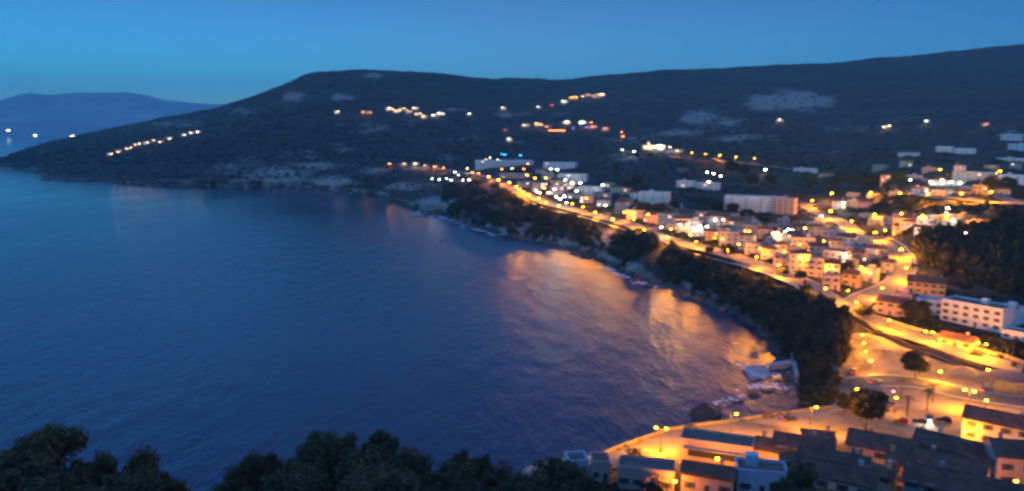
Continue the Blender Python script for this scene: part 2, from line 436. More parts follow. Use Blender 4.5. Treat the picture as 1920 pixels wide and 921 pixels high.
nt.links.new(s1.outputs[0], bp.inputs["Height"]); nt.links.new(bp.outputs[0], b.inputs["Normal"])
rr_ = nt.nodes.new("ShaderNodeMapRange"); rr_.inputs[1].default_value = 0.3; rr_.inputs[2].default_value = 0.7
rr_.inputs[3].default_value = 0.09; rr_.inputs[4].default_value = 0.20
nt.links.new(w3.outputs["Fac"], rr_.inputs[0])
sp_ = nt.nodes.new("ShaderNodeSeparateXYZ"); nt.links.new(tcn.outputs["Object"], sp_.inputs[0])
op_ = nt.nodes.new("ShaderNodeMapRange"); op_.inputs[1].default_value = 450; op_.inputs[2].default_value = 1100   # choppier under the cliffs, flatter swell further out
op_.inputs[3].default_value = 0.62; op_.inputs[4].default_value = 0.12
nt.links.new(sp_.outputs[1], op_.inputs[0])
def addmap(sock, src, a, c, v):
    m_ = nt.nodes.new("ShaderNodeMapRange"); m_.inputs[1].default_value = a; m_.inputs[2].default_value = c; m_.inputs[4].default_value = v
    nt.links.new(src, m_.inputs[0]); ra_ = nt.nodes.new("ShaderNodeMath"); ra_.operation = 'ADD'
    nt.links.new(sock, ra_.inputs[0]); nt.links.new(m_.outputs[0], ra_.inputs[1]); return ra_.outputs[0]
rs_ = addmap(rr_.outputs[0], sp_.outputs[0], -160, 40, 0.16)          # ruffled towards the town, glassier off the headland
rs_ = addmap(rs_, sp_.outputs[1], 2200, 5000, 0.04)                   # open gulf outside
nt.links.new(rs_, b.inputs["Roughness"]); nt.links.new(op_.outputs[0], bp.inputs["Strength"])
sx = np.concatenate([np.linspace(-19000, -1500, 8), np.linspace(-1200, 1200, 20), np.linspace(1500, 19000, 8)])
sy = np.concatenate([np.linspace(-1500, 0, 3), np.linspace(150, 2500, 24), np.linspace(3000, 19000, 12)])
gx, gy = np.meshgrid(sx, sy)
SV = np.stack([gx, gy, np.zeros_like(gx)], -1).reshape(-1, 3)
si = np.arange(gx.size).reshape(gx.shape)
SQ = np.stack([si[:-1, :-1], si[:-1, 1:], si[1:, 1:], si[1:, :-1]], -1).reshape(-1, 4)
tag(link("sea", np_mesh("sea", SV, SQ, sm_)), kind='structure')

# ------------------------------------------------------------------ far mountains across the gulf
RID = [(-700,200),(-300,190),(-60,190),(0,187),(30,179),(60,175),(95,177),(120,173),(150,171),(190,172),(230,171),(262,176),(290,184),(320,188),(350,191),(400,194),(460,197),(560,206),(700,225),(800,240)]
mxp = np.arange(-700, 801, 4.0)
rp = np.interp(mxp, [a for a, _ in RID], [b_ for _, b_ in RID])
LAY = [(10300, None), (10500, None), (10900, 243), (11300, 238), (12000, .3), (12600, .6), (13200, .85), (13800, 1.0), (15500, .6)]
MV = []
for (Yd, fr) in LAY:
    for p_, y_ in zip(mxp, rp):
        X, Yy, Z = ray(p_, y_ if (fr is None or fr <= 1) else fr)
        zt = H + Yd * Z / Yy
        if fr is None: zt = -3 if Yd < 10400 else 4
        elif fr <= 1.0:
            lo = 120.0; zt = lo + (max(zt, lo) - lo) * fr * (1 if Yd < 15000 else 1)
        x_ = Yd * X / Yy
        if fr is not None: zt += (30 if fr <= 1 else 8) * fbm(x_, Yd, 900, 5, 2.2)
        MV.append((x_, Yd, zt))
nm = len(mxp); mi = np.arange(len(MV)).reshape(len(LAY), nm)
MQ = np.stack([mi[:-1, :-1], mi[:-1, 1:], mi[1:, 1:], mi[1:, :-1]], -1).reshape(-1, 4)[:, ::-1]
mat('far hills', (0.33, 0.34, 0.31), 0.95, 0.5, 0.0012)
tag(link("mountains", np_mesh("mountains", MV, MQ, M['far hills'], True)), kind='structure')

# ------------------------------------------------------------------ roads, promenade, plaza
def smooth_line(P, step):
    P = [Vector((p[0], p[1])) for p in P]
    for _ in range(3):
        Q_ = [P[0]]
        for a, b_ in zip(P, P[1:]): Q_ += [a * .75 + b_ * .25, a * .25 + b_ * .75]
        P = Q_ + [P[-1]]
    out = [P[0]]; acc = 0
    for a, b_ in zip(P, P[1:]):
        L = (b_ - a).length; t = step - acc
        while t < L: out.append(a + (b_ - a) * (t / L)); t += step
        acc = (acc + L) % step
    return out
def ribbon(name, line, half, lift, material, cross=5, skirt=True, off=0.0, seg=None):
    V_, F_ = [], []
    n = len(line)
    for i, p in enumerate(line):
        d = (line[min(i + 1, n - 1)] - line[max(i - 1, 0)]).normalized(); nrm = Vector((-d.y, d.x))
        zs = []
        for c in range(cross):
            q = p + nrm * (off + half * (2 * c / (cross - 1) - 1)); zs.append((q, ground(q.x, q.y)))
        zm = max(z for _, z in zs) * .5 + sum(z for _, z in zs) / cross * .5
        for (q, z) in zs: V_.append((q.x, q.y, max(z, zm) + lift))
    for i in range(n - 1):
        if seg and not seg(i): continue
        for c in range(cross - 1):
            a = i * cross + c; F_.append((a, a + 1, a + cross + 1, a + cross))
    return link(name, np_mesh(name, V_, np.array(F_)[:, ::-1], material, True))
def pline(pts, **kw): return [hit(x, y, **kw) for x, y in pts]
ROADS = {}
def road(key, pts, half, step=6.0, material='asphalt', kerbs=True, kmin=8.5, lift=0.25, dashed=True, name="road"):
    L = smooth_line(pline(pts, kmin=kmin), step); ROADS[key] = L
    tag(ribbon(name, L, half, lift, M[material]), kind='structure')
    if dashed: tag(ribbon("road_marking", L, 0.09, lift + 0.06, M['road paint'], 2, seg=lambda i: i % 2 == 0), kind='structure')
    if kerbs:
        for sgn in (1, -1):
            tag(ribbon("pavement", L, 0.9, lift + 0.13, M['kerb'], 2, off=sgn * (half + 0.9)), kind='structure')
road('cliff', [(735,308),(770,311),(830,318),(895,330),(940,344),(968,358),(1000,374),(1040,388),(1090,398),(1150,415),(1210,437),(1270,454),(1330,470),(1400,491),(1460,511),(1520,540),(1565,568),(1600,592),(1650,611),(1720,634),(1800,664),(1870,690),(1935,712)], 5.6)
road('branch', [(1592,584),(1625,562),(1665,542),(1690,524),(1694,505),(1678,482),(1645,458),(1600,432),(1555,410),(1520,394),(1500,384)], 5.2)
road('upper', [(1505,386),(1560,383),(1650,380),(1750,378),(1850,380),(1935,390)], 6.5, step=9)
road('terrace', [(1690,333),(1750,343),(1820,355),(1880,370),(1935,386)], 4.0, step=9)
road('ridge', [(1165,285),(1215,289),(1270,294),(1330,301),(1400,307),(1445,314),(1540,328)], 4.0, step=12, kerbs=False)
road('town', [(1215,432),(1270,425),(1330,432),(1400,440),(1450,447),(1500,440),(1530,420),(1548,408)], 3.6, step=8)
road('plaza', [(1596,724),(1640,716),(1700,716),(1760,728),(1810,742),(1870,752),(1935,760)], 5.5, step=5, material='dark asphalt', kmin=4.6, lift=0.35)

def sheet(name, az0, az1, k0, k1, lift, material, nr=24, nc=120, edge=None):
    V_ = []
    for r_i in range(nr + 1):
        for c_i in range(nc + 1):
            a = az0 + (az1 - az0) * c_i / nc
            r, z = row_at(a); k = k0 + (k1 - k0) * r_i / nr
            R = float(np.interp(k, TK, r)); Z_ = float(np.interp(R, r, z))
            V_.append((R * math.sin(a), R * math.cos(a), Z_ + lift))
    ii = np.arange(len(V_)).reshape(nr + 1, nc + 1)
    Q_ = np.stack([ii[:-1, :-1], ii[:-1, 1:], ii[1:, 1:], ii[1:, :-1]], -1).reshape(-1, 4)[:, ::-1]
    return tag(link(name, np_mesh(name, V_, Q_, material, True)), kind='structure')
azp = lambda px, py: math.atan2(ray(px, py)[0], ray(px, py)[1])
sheet("path", azp(930, 880), azp(1122, 850), 4.15, 5.0, 0.12, M['pale paving'])
sheet("promenade", azp(1120, 850), azp(1575, 768), 3.95, 5.0, 0.12, M['paving'])
sheet("plaza", azp(1568, 740), azp(1990, 740), 4.0, 10.02, 0.12, M['paving'], nr=60)

def wall_along(name, P, zfun, h, thick, material, label, cat='wall', top=None):
    mb = MB(); n = len(P)
    L_, R_ = [], []
    for i, p in enumerate(P):
        d = (P[min(i + 1, n - 1)] - P[max(i - 1, 0)]).normalized(); nr = Vector((-d.y, d.x)) * thick / 2
        L_.append(p + nr); R_.append(p - nr)
    for i in range(n - 1):
        z0, z1 = zfun(P[i]), zfun(P[i + 1])
        q = [(L_[i], z0), (R_[i], z0), (R_[i+1], z1), (L_[i+1], z1)]
        mb.add([(a.x, a.y, z - 0.8) for a, z in q] + [(a.x, a.y, z + h) for a, z in q],
               [(3,2,1,0),(4,5,6,7),(0,1,5,4),(1,2,6,5),(2,3,7,6),(3,0,4,7)])
    return tag(link(name, mb.mesh(name, M[material])), label, cat)
# parapet of the promenade towards the sea
par = []
for px in np.arange(1122, 1562, 6.0):
    a = azp(px, 800); r, z = row_at(a); R = float(np.interp(4.97, TK, r)); par.append(Vector((R * math.sin(a), R * math.cos(a))))
wall_along("sea_wall", par, lambda p: ground(p.x, p.y), 1.0, 0.4, 'stone wall', 'pale stone parapet along the seaward edge of the lit promenade')
# dark parapet on the road above the plaza
L = [p for p in ROADS['cliff'] if p.x > hit(1600, 592, kmin=8.5).x]
def side(Ln, off):
    out = []
    for i, p in enumerate(Ln):
        d = (Ln[min(i + 1, len(Ln) - 1)] - Ln[max(i - 1, 0)]).normalized(); out.append(p + Vector((-d.y, d.x)) * off)
    return out
s_ = 1 if side(L, 1)[5].y < L[5].y else -1
wall_along("parapet_wall", side(L, s_ * 6.4), lambda p: max(ground(p.x, p.y), ground(p.x + .5, p.y + 2.5)), 1.9, 0.7, 'dark stone', 'long dark stone parapet between the upper road and the lit plaza')
wall_along("garden_wall", side(L, -s_ * 6.6), lambda p: ground(p.x, p.y), 1.6, 0.5, 'stone wall', 'low pale wall on the inland side of the road above the plaza')

# ------------------------------------------------------------------ houses
ORD = ['first','second','third','fourth','fifth','sixth','seventh','eighth','ninth','tenth','eleventh','twelfth','thirteenth','fourteenth','fifteenth',
       'sixteenth','seventeenth','eighteenth','nineteenth','twentieth','twenty-first','twenty-second','twenty-third','twenty-fourth','twenty-fifth','twenty-sixth','twenty-seventh','twenty-eighth','twenty-ninth','thirtieth','thirty-first','thirty-second','thirty-third','thirty-fourth','thirty-fifth','thirty-sixth']
SITES = []                      # (x, y, radius) of everything built, keeps shrubs out
RNG = random.Random(5)
_WM = {}
def window_mesh(w, h, detail, lit, shut):
    key = (round(w, 1), round(h, 1), detail, lit, shut)
    if key in _WM: return _WM[key]
    g = M[lit] if lit else M['glass']
    if detail:
        a = MB(); t = 0.09
        a.box(-w/2-t, -w/2, -.07, .05, -t, h+t).box(w/2, w/2+t, -.07, .05, -t, h+t).box(-w/2, w/2, -.07, .05, h, h+t).box(-w/2-.1, w/2+.1, -.14, .05, -t-.05, -.002)
        a.box(-.03, .03, -.055, .05, 0, h)
        if shut:
            a.k = 1
            a.box(-w/2-t-.5, -w/2-t-.01, -.06, .03, 0, h).box(w/2+t+.01, w/2+t+.5, -.06, .03, 0, h)
        p = MB().box(-w/2, w/2, -.025, .04, 0, h)
        r = (a.mesh("window", [M['frame'], M['shutter']]), p.mesh("pane", g))
    else:
        a = MB().box(-w/2, w/2, -.05, .05, 0, h); a.k = 1
        a.box(-w/2-.15, w/2+.15, -.12, .05, -.15, 0)
        r = (a.mesh("window", [g, M['frame']]), None)
    _WM[key] = r
    return r

def gable_roof(w, d, h, rise, ov, th, along=True):
    """two pitched slabs over a w x d plan, ridge along x"""
    mb = MB(); hw, hd = w / 2 + ov, d / 2 + ov
    dz = rise * ov / (d / 2)
    for s in (-1, 1):
        e0, e1 = (-hw, s * hd, h - dz), (hw, s * hd, h - dz)
        r0, r1 = (-hw, 0, h + rise), (hw, 0, h + rise)
        up = lambda p: (p[0], p[1], p[2] + th)
        mb.add([e0, e1, r1, r0, up(e0), up(e1), up(r1), up(r0)], [(0,1,2,3),(7,6,5,4),(0,4,5,1),(1,5,6,2),(3,2,6,7),(0,3,7,4)])
    return mb
def hip_roof(w, d, h, rise, ov, th):
    mb = MB(); hw, hd = w / 2 + ov, d / 2 + ov; i = min(hw - .3, hd)
    b = [(-hw,-hd,h-.1),(hw,-hd,h-.1),(hw,hd,h-.1),(-hw,hd,h-.1)]
    bt = [(x, y, z + th) for x, y, z in b]
    r = [(-hw + i, 0, h + rise), (hw - i, 0, h + rise)]
    return mb.add(b + bt + r, [(3,2,1,0),(0,1,5,4),(1,2,6,5),(2,3,7,6),(3,0,4,7),(4,5,9,8),(5,6,9),(6,7,8,9),(7,4,8)])

def house(px, py, wpx, st, roof, col, rot=0.0, depth=None, label=None, group=None, cat='house', lit=0.12, ref='base', name=None,
          nwin=None, h=None, litmat='lit window', balcony=False, tiles='clay tiles', w=None, deck='roof deck', chimney=None, band=False, kmin=None, side=True, Y=None):
    st_h = 2.9
    hh = h if h else st * st_h + 0.3
    if Y:                                            # far shore, set at its own distance
        X_, Y_, Z_ = ray(px, py); p = Vector((Y * X_ / Y_, Y, H + Y * Z_ / Y_))
    else:
        p = hit(px, py, hh if ref == 'eave' else 0.0, kmin=3.0 if kmin is None else kmin)
    dist = math.hypot(p.x, p.y)
    W = w if w else max(4.0, wpx / F * math.sqrt(p.x**2 + p.y**2) * math.cos(math.atan2(p.x, p.y)) )
    D = depth if depth else min(max(6.0, W * .75), 12.0)
    az = math.atan2(p.x, p.y); rz = -az + math.radians(rot)
    ctr = Vector((p.x, p.y)) + Vector((-math.sin(rz), math.cos(rz))) * (D / 2)
    SITES.append((ctr.x, ctr.y, max(W, D) * .62))
    base = p.z
    near = dist < 420
    root = link(name or ("hotel" if cat == 'hotel' else "house"), None, None, (ctr.x, ctr.y, base), rz)
    tag(root, label, cat, group)
    wm = M['plaster ' + col]
    mb = MB()
    rise = 0.0
    if roof in ('gable',):
        rise = D / 2 * .42
        a, b_, z0 = W / 2, D / 2, -6.0
        mb.add([(-a,-b_,z0),(a,-b_,z0),(a,b_,z0),(-a,b_,z0),(-a,-b_,hh),(a,-b_,hh),(a,b_,hh),(-a,b_,hh),(-a,0,hh+rise),(a,0,hh+rise)],
               [(3,2,1,0),(0,1,5,4),(2,3,7,6),(1,2,6,9,5),(3,0,4,8,7),(4,5,9,8),(6,7,8,9)])
    else:
        mb.box(-W/2, W/2, -D/2, D/2, -6.0, hh)
    if near:                                           # plinth course and eaves string
        mb.box(-W/2-.06, W/2+.06, -D/2-.06, D/2+.06, -6.0, .45)
    link("wall", mb.mesh("wall", wm), root)
    if roof == 'gable':
        ro = link("roof", gable_roof(W, D, hh + .03, rise, .45, .16).mesh("roof", M[tiles]), root)
        if near: MBt = MB().tube((-W/2-.45, 0, hh+rise+.2), (W/2+.45, 0, hh+rise+.2), .13, .13, 6); link("ridge_tile", MBt.mesh("ridge_tile", M[tiles]), ro)
    elif roof == 'hip':
        rise = min(D, W) / 2 * .45
        ro = link("roof", hip_roof(W, D, hh + .05, rise, .45, .16).mesh("roof", M[tiles]), root)
    else:
        t = .25
        rb = MB().box(-W/2+t, W/2-t, -D/2+t, D/2-t, hh+.004, hh+.12)
        rb.k = 1
        rb.box(-W/2-.05, W/2+.05, -D/2-.05, -D/2+t, hh-.02, hh+.8).box(-W/2-.05, W/2+.05, D/2-t, D/2+.05, hh-.02, hh+.8)
        rb.box(-W/2-.05, -W/2+t, -D/2+t, D/2-t, hh-.02, hh+.8).box(W/2-t, W/2+.05, -D/2+t, D/2-t, hh-.02, hh+.8)
        ro = link("roof", rb.mesh("roof", [M[deck], wm]), root)
        if W > 6 and RNG.random() < .55:
            tx = RNG.uniform(-W*.25, W*.25)
            link("stair_head", MB().box(tx-1.3, tx+1.3, D*.05, D*.05+2.4, hh+.121, hh+2.4).mesh("stair_head", wm), ro)
    if (chimney if chimney is not None else (roof != 'flat' and (near or RNG.random() < .6))):
        cx = RNG.choice((-1, 1)) * W * RNG.uniform(.15, .35)
        zt = hh + rise * .7
        c = MB().box(cx-.35, cx+.35, D*.12-.3, D*.12+.3, zt-.6, zt+1.5); c.box(cx-.45, cx+.45, D*.12-.4, D*.12+.4, zt+1.501, zt+1.65)
        link("chimney", c.mesh("chimney", wm), ro)
    if near and roof != 'flat':
        ax = -W * .3; az_ = hh + rise * .75
        ae = MB().tube((ax, 0, az_), (ax, 0, az_ + 2.3), .03, .025, 6)
        for q in (1.5, 1.8, 2.1): ae.tube((ax - .45, 0, az_ + q), (ax + .45, 0, az_ + q), .015, .015, 5)
        link("aerial", ae.mesh("aerial", M['iron']), ro)
        link("gutter", MB().tube((-W/2-.4, -D/2-.52, hh-.2), (W/2+.4, -D/2-.52, hh-.2), .08, .08, 8).mesh("gutter", M['iron']), ro)
    if band:                                           # one long strip of glazing under a dark lintel
        b2 = MB().box(-W*.38, W*.38, -D/2-.06, -D/2+.05, hh*.32, hh*.68); link("window", b2.mesh("window", M['shutter']), root)
        link("canopy", MB().box(-W*.44, W*.44, -D/2-1.4, -D/2-.003, hh*.74, hh*.80).mesh("canopy", M['concrete']), root)
        return root
    if Y:
        link("window", MB().box(-W*.42, W*.42, -D/2-.3, -D/2+.1, hh*.3, hh*.62).mesh("window", M['far glazing']), root)
        return root
    n = nwin if nwin else max(1, min(6 if near else 4, int(W / 3.2)))
    ww, wh = 1.05, 1.35
    cells = [(k, i) for k in range(st) for i in range(n)]
    door_i = n // 2 if n > 1 else None
    for k, i in cells:
        x = -W/2 + W * (i + .5) / n
        if k == 0 and i == door_i:
            dm = MB().box(-.5, .5, -.07, .05, -.3, 2.1); dm.k = 1; dm.box(-.62, -.501, -.1, .05, -.3, 2.2).box(.501, .62, -.1, .05, -.3, 2.2).box(-.5, .5, -.1, .05, 2.101, 2.2)
            link("door", dm.mesh("door", [M['door wood'], M['frame']]), root, (x, -D/2, 0)); continue
        l = RNG.random() < lit
        me, pm = window_mesh(ww, wh, near, litmat if l else None, near and (W / n > 2.4))
        o = link("window", me, root, (x, -D/2, k * st_h + 1.0))
        if pm: link("pane", pm, o)
        if balcony and k > 0 and pm is None and i == 0:
            bb = MB().box(-W*.48, W*.48, -D/2-1.3, -D/2-.002, k*st_h+.05, k*st_h+.2); bb.box(-W*.48, W*.48, -D/2-1.3, -D/2-1.2, k*st_h+.201, k*st_h+1.1)
            link("balcony", bb.mesh("balcony", wm), root)
    if side and dist < 700:
        sgn = 1 if p.x < 0 else -1
        for k in range(st):
            for yy in ((-D*.22, D*.22) if D > 7 else (0,)):
                l = RNG.random() < lit
                me, pm = window_mesh(ww, wh, near, litmat if l else None, near)
                o = link("window", me, root, (sgn * W/2, yy, k * st_h + 1.0), rz=math.radians(90 * sgn))
                if pm: link("pane", pm, o)
    return root

# foreground roofs under the castle hill ---------------------------------------------------------
G = 'houses on the slope below the lit promenade'
house(1870, 795, 118, 2, 'gable', 'cream', -6, 9, 'cream house with broad dark tiled roof beside the plaza edge', G, ref='eave', lit=0)
house(1912, 858, 78, 2, 'gable', 'pink', 22, 9, 'pale pink house with a lamp-lit side wall at the end of the alley', G, ref='eave', h=7, lit=0)
house(1772, 845, 118, 2, 'gable', 'cream', -10, 9, 'cream house whose dark roof points at the alley lamp', G, ref='eave', lit=0, tiles='slate tiles')
house(1650, 843, 122, 2, 'gable', 'peach', -5, 9, 'orange-lit house with two small windows above the long roofs', G, ref='eave', lit=0, nwin=3)
house(1775, 882, 128, 2, 'gable', 'peach', -9, 8, 'low peach house with brown roof in the middle of the roof cluster', G, ref='eave', h=5, lit=0)
house(1560, 874, 130, 2, 'gable', 'grey', -4, 8, 'grey house with long dark roof below the round tree', G, ref='eave', h=5, lit=0, tiles='slate tiles')
house(1580, 902, 118, 2, 'gable', 'cream', -7, 8, 'cream house with dark roof and bright front wall by the lowest tree', G, ref='eave', lit=0, tiles='slate tiles')
house(1800, 926, 205, 2, 'gable', 'grey', -3, 10, 'wide dark slate roof house cut by the lower picture edge', G, ref='eave', h=5, lit=0, tiles='slate tiles')
house(1505, 846, 112, 2, 'gable', 'grey', -3, 9, 'dark roofed house with white chimney between the band-windowed hall and orange house', G, ref='eave', h=5, lit=0, tiles='slate tiles', chimney=True)
house(1342, 836, 140, 1, 'flat', 'peach', -5, 7, 'long flat-roofed hall with one dark window band beside the promenade', G, 'hall', ref='eave', h=5, band=True, name='hall')
house(1442, 845, 56, 1, 'gable', 'peach', -8, 7, 'small peach house with dark roof abutting the long hall', G, ref='eave', h=4.5, lit=0, nwin=2)
house(1430, 890, 96, 1, 'flat', 'pale blue', 8, 6, 'pale blue flat-roofed house with a roof terrace', G, ref='eave', h=4.6, lit=0, nwin=3)
house(1210, 886, 112, 1, 'flat', 'pink', -4, 6, 'mauve building with bare roof terrace near the promenade tip', G, ref='eave', h=4.2, lit=0, nwin=4)
house(1326, 893, 100, 1, 'gable', 'pink', -5, 6, 'low mauve house with brown tiled roof between roof terrace and pale blue house', G, ref='eave', h=4.2, lit=0, nwin=3)
house(1127, 872, 36, 1, 'flat', 'pink', 6, 5, 'small pink hut at the tip of the promenade', G, 'hut', ref='eave', h=4, lit=0, nwin=2, name='hut')
house(1086, 870, 40, 1, 'mono' if 0 else 'flat', 'pale blue', 14, 5, 'small pale blue shed on the tan path by black tree', G, 'shed', ref='eave', h=3, lit=0, nwin=2, name='shed')

house(1535, 826, 58, 2, 'gable', 'grey', 6, 6, 'small grey house with dark roof against the round tree', G, ref='eave', h=4.5, lit=0, nwin=2)
house(1692, 872, 54, 2, 'gable', 'pink', 4, 6, 'small pink house squeezed between the orange-lit and low peach houses', G, ref='eave', h=4.8, lit=0, nwin=2)
house(1640, 893, 58, 2, 'hip', 'cream', -12, 6, 'small cream house with hipped roof above the wide slate roof', G, ref='eave', h=4.8, lit=0, nwin=2)
house(1492, 872, 56, 2, 'gable', 'ochre', 5, 6, 'small ochre house beside the pale blue roof terrace', G, ref='eave', h=4.6, lit=0, nwin=2)
house(1838, 866, 50, 2, 'gable', 'pink', -14, 6, 'small pink gabled house next to the lower alley lamp', G, ref='eave', h=4.8, lit=0, nwin=2)

# houses by the wooded hill -----------------------------------------------------------------------
G = 'houses between the road and the pine hill'
house(1735, 553, 66, 2, 'gable', 'ochre', -4, 10, 'tan house with blue-grey roof below the pine hill', G, lit=0, tiles='slate tiles')
house(1742, 590, 48, 2, 'flat', 'pale blue', -8, 8, 'pale blue house with terrace in front of the tan one', G, lit=0, deck='roof deck pale')
house(1818, 612, 112, 3, 'flat', 'white', -24, 11, 'large three-storey white apartment house with many windows under the pine hill', G, 'apartment house', lit=0.0, nwin=6, name='apartment_house')
house(1880, 606, 40, 2, 'flat', 'white', -24, 9, 'white two-storey block joined to the inland end of the apartment house', G, lit=0, nwin=2)
house(1905, 640, 52, 1, 'flat', 'white', -18, 7, 'low white house at the picture edge by the road', G, lit=0)
house(1668, 592, 52, 2, 'gable', 'pink', -18, 8, 'pink two-storey house between the junction and the round tree', G, lit=0)
house(1690, 578, 34, 2, 'flat', 'pink', -10, 7, 'narrow pink house touching the pale blue terrace house', G, lit=0)
house(1790, 652, 60, 1, 'gable', 'peach', -20, 7, 'low peach house beside the paired road lamps', G, lit=0)

# rows of houses in the town ----------------------------------------------------------------------
def row(pts, w, st, cols, roofs, place, group, lit=.12, rot=(-25, 10), **kw):
    for i, (px, py) in enumerate(pts):
        c = cols[i % len(cols)]; r = roofs[(i * 7 + len(pts)) % len(roofs)]
        s = st if isinstance(st, int) else RNG.choice(st)
        wn_ = {'flat': 'flat roof', 'gable': 'tiled gable roof', 'hip': 'hipped roof'}[r]
        lab = f"{c} {['','single','two','three','four'][s]}-storey house, {wn_}, {ORD[i]} from sea in {place}"
        house(px, py, w * RNG.uniform(.85, 1.3), s, r, c, RNG.uniform(*rot), None, lab, group, lit=max(lit, .1), **kw)
def between(x0, y0, x1, y1, n, j=2.0):
    return [(x0 + (x1 - x0) * i / max(1, n - 1) + RNG.uniform(-j, j), y0 + (y1 - y0) * i / max(1, n - 1) + RNG.uniform(-j, j)) for i in range(n)]
C1 = ['grey', 'cream', 'pink', 'grey', 'peach', 'white', 'ochre']; C2 = ['white', 'pale blue', 'grey', 'white', 'pink']
RO = ['flat', 'gable', 'flat', 'hip', 'flat', 'gable']
row(between(985, 352, 1130, 388, 6, 1), 24, (2, 3), C1, RO, 'row above the bend', 'houses above the bend of the cliff road', .2, litmat='lit window white')
row(between(1165, 400, 1395, 470, 9), 28, (2, 3), C1, RO, 'row along the cliff road', 'houses along the cliff road', .1)
row(between(1130, 375, 1250, 410, 4), 26, 2, C1, RO, 'row under white villa', 'houses under the white villa', .05)
row(between(1262, 405, 1345, 428, 4), 36, (2, 3), ['grey', 'grey', 'pink'], ['flat', 'gable'], 'grey terrace', 'houses of the grey terrace', .1)
row(between(1375, 432, 1500, 462, 5), 30, 2, ['pink', 'peach', 'grey'], RO, 'row below big hotel', 'houses below the terraced hotel', .05)
row(between(1410, 478, 1560, 528, 6), 30, (2, 3), C1, RO, 'row above lower road', 'houses above the lower cliff road', .0)
row(between(1480, 455, 1590, 505, 5), 32, 2, ['grey', 'cream', 'grey', 'pink'], RO, 'row behind lower row', 'houses behind the lower row', .05)
row(between(1530, 442, 1640, 485, 5), 30, 2, ['grey', 'grey', 'white'], RO, 'row inside road loop', 'houses inside the road loop', .0)
row(between(1560, 545, 1625, 527, 3), 34, 2, ['peach', 'ochre', 'grey'], ['gable', 'flat'], 'junction corner', 'houses at the road junction', .0)
row(between(1600, 496, 1655, 512, 3), 28, 2, ['grey', 'pink'], ['flat', 'gable'], 'tip of road loop', 'houses at the tip of the loop', .0)
row(between(1625, 411, 1845, 420, 8), 26, 1, C1, RO, 'row under upper road', 'houses under the upper road', .05)
row(between(1670, 425, 1835, 438, 6), 26, 2, ['grey', 'pink', 'white', 'cream'], RO, 'row beside pine wood', 'houses above the pine wood', .08)
row(between(1690, 434, 1770, 441, 3), 24, 1, ['grey', 'white'], ['gable'], 'trio above pine wood', 'middle houses above the pine wood', .05)

C3 = ['grey', 'cream', 'pink', 'white', 'peach', 'grey', 'ochre']
row(between(1030, 340, 1125, 374, 6), 19, 2, C3, RO, 'middle row above bend', 'middle houses above the bend', .2, litmat='lit window white')
row(between(1010, 325, 1040, 345, 3), 18, 2, C3, RO, 'upper trio above bend', 'upper houses above the bend', .2)
row(between(1140, 358, 1190, 372, 4), 18, 2, C3, RO, 'row seaward of villa', 'houses seaward of the villa', .1)
row(between(1240, 425, 1400, 462, 9), 22, (1, 2, 3), C3, RO, 'second row over cliff road', 'houses in the second row over the cliff road', .12)
row(between(1355, 415, 1495, 432, 7), 20, (1, 2), C3, RO, 'row under hotel terrace', 'houses under the hotel terrace', .1)
row(between(1440, 470, 1560, 512, 6), 22, (1, 2), C3, RO, 'middle lower row', 'houses of the middle lower row', .06)
row(between(1510, 430, 1585, 458, 5), 20, (1, 2, 3), C3, RO, 'row by branch road', 'houses by the branch road', .08)
row(between(1565, 470, 1650, 498, 5), 20, (1, 2), C3, RO, 'inner loop row', 'houses of the inner loop', .05)
row(between(1640, 421, 1800, 430, 8), 19, 1, C3, RO, 'second row under upper road', 'houses in the second row under the upper road', .08)
row(between(1575, 392, 1620, 390, 3), 20, 2, C3, RO, 'trio at branch top', 'houses at the top of the branch road', .1)
row(between(1600, 366, 1880, 366, 8, 4), 22, (1, 2), C3, RO, 'row behind upper road', 'houses behind the upper road', .08)
row(between(1640, 318, 1900, 322, 6, 8), 20, (1, 2), C3, RO, 'row above terrace road', 'houses above the terrace road', .08)
G = 'larger buildings of the town'
house(945, 313, 108, 3, 'flat', 'pale blue', -6, 12, 'long pale hotel with two blue lamps on its roof above the bend', G, 'hotel', lit=.25, litmat='lit window white', balcony=True, deck='roof deck pale')
house(1048, 318, 62, 3, 'flat', 'pale blue', -18, 12, 'blue-grey stepped building beyond the blue-lamped hotel', G, 'apartment house', lit=.05, name='apartment_house', deck='roof deck pale')
house(1072, 342, 54, 3, 'flat', 'white', -14, 11, 'white block just inland of the stepped building', G, 'apartment house', lit=.15, litmat='lit window white', name='apartment_house', deck='roof deck pale')
house(1108, 368, 44, 3, 'flat', 'white', -16, 10, 'white block with bare wall at the edge of the dark gardens', G, 'apartment house', lit=.1, litmat='lit window white', name='apartment_house', deck='roof deck pale')
house(965, 335, 58, 2, 'flat', 'pink', -16, 9, 'pinkish low building under the blue-lamped hotel', G, 'apartment house', lit=.1, name='apartment_house')
house(1225, 388, 56, 4, 'flat', 'white', -10, 12, 'tall white villa with two lit lamps on its corner', G, 'villa', lit=0, name='villa', deck='roof deck pale', nwin=3, balcony=True)
house(1285, 352, 34, 2, 'flat', 'white', -10, 9, 'small white house on the dark slope above the grey terrace', G, lit=.1)
house(1327, 356, 42, 2, 'flat', 'pale blue', -8, 9, 'pale house with a warm lamp on the dark slope', G, lit=.1)
house(1412, 398, 108, 4, 'flat', 'white', -10, 14, 'big pale terraced hotel with stacked balconies in the middle of the town', G, 'hotel', lit=0, balcony=True, deck='roof deck pale')
house(1467, 402, 42, 4, 'flat', 'pink', -10, 12, 'pink wing closing the big terraced hotel', G, 'hotel', lit=0, balcony=True)
house(1548, 331, 26, 1, 'hip', 'peach', -5, 9, 'small house glowing orange alone beside the upper wood', G, lit=.5)
house(1664, 341, 24, 2, 'hip', 'peach', 0, 9, 'orange-lit house next to the dark round trees by terrace road', G, lit=.5)
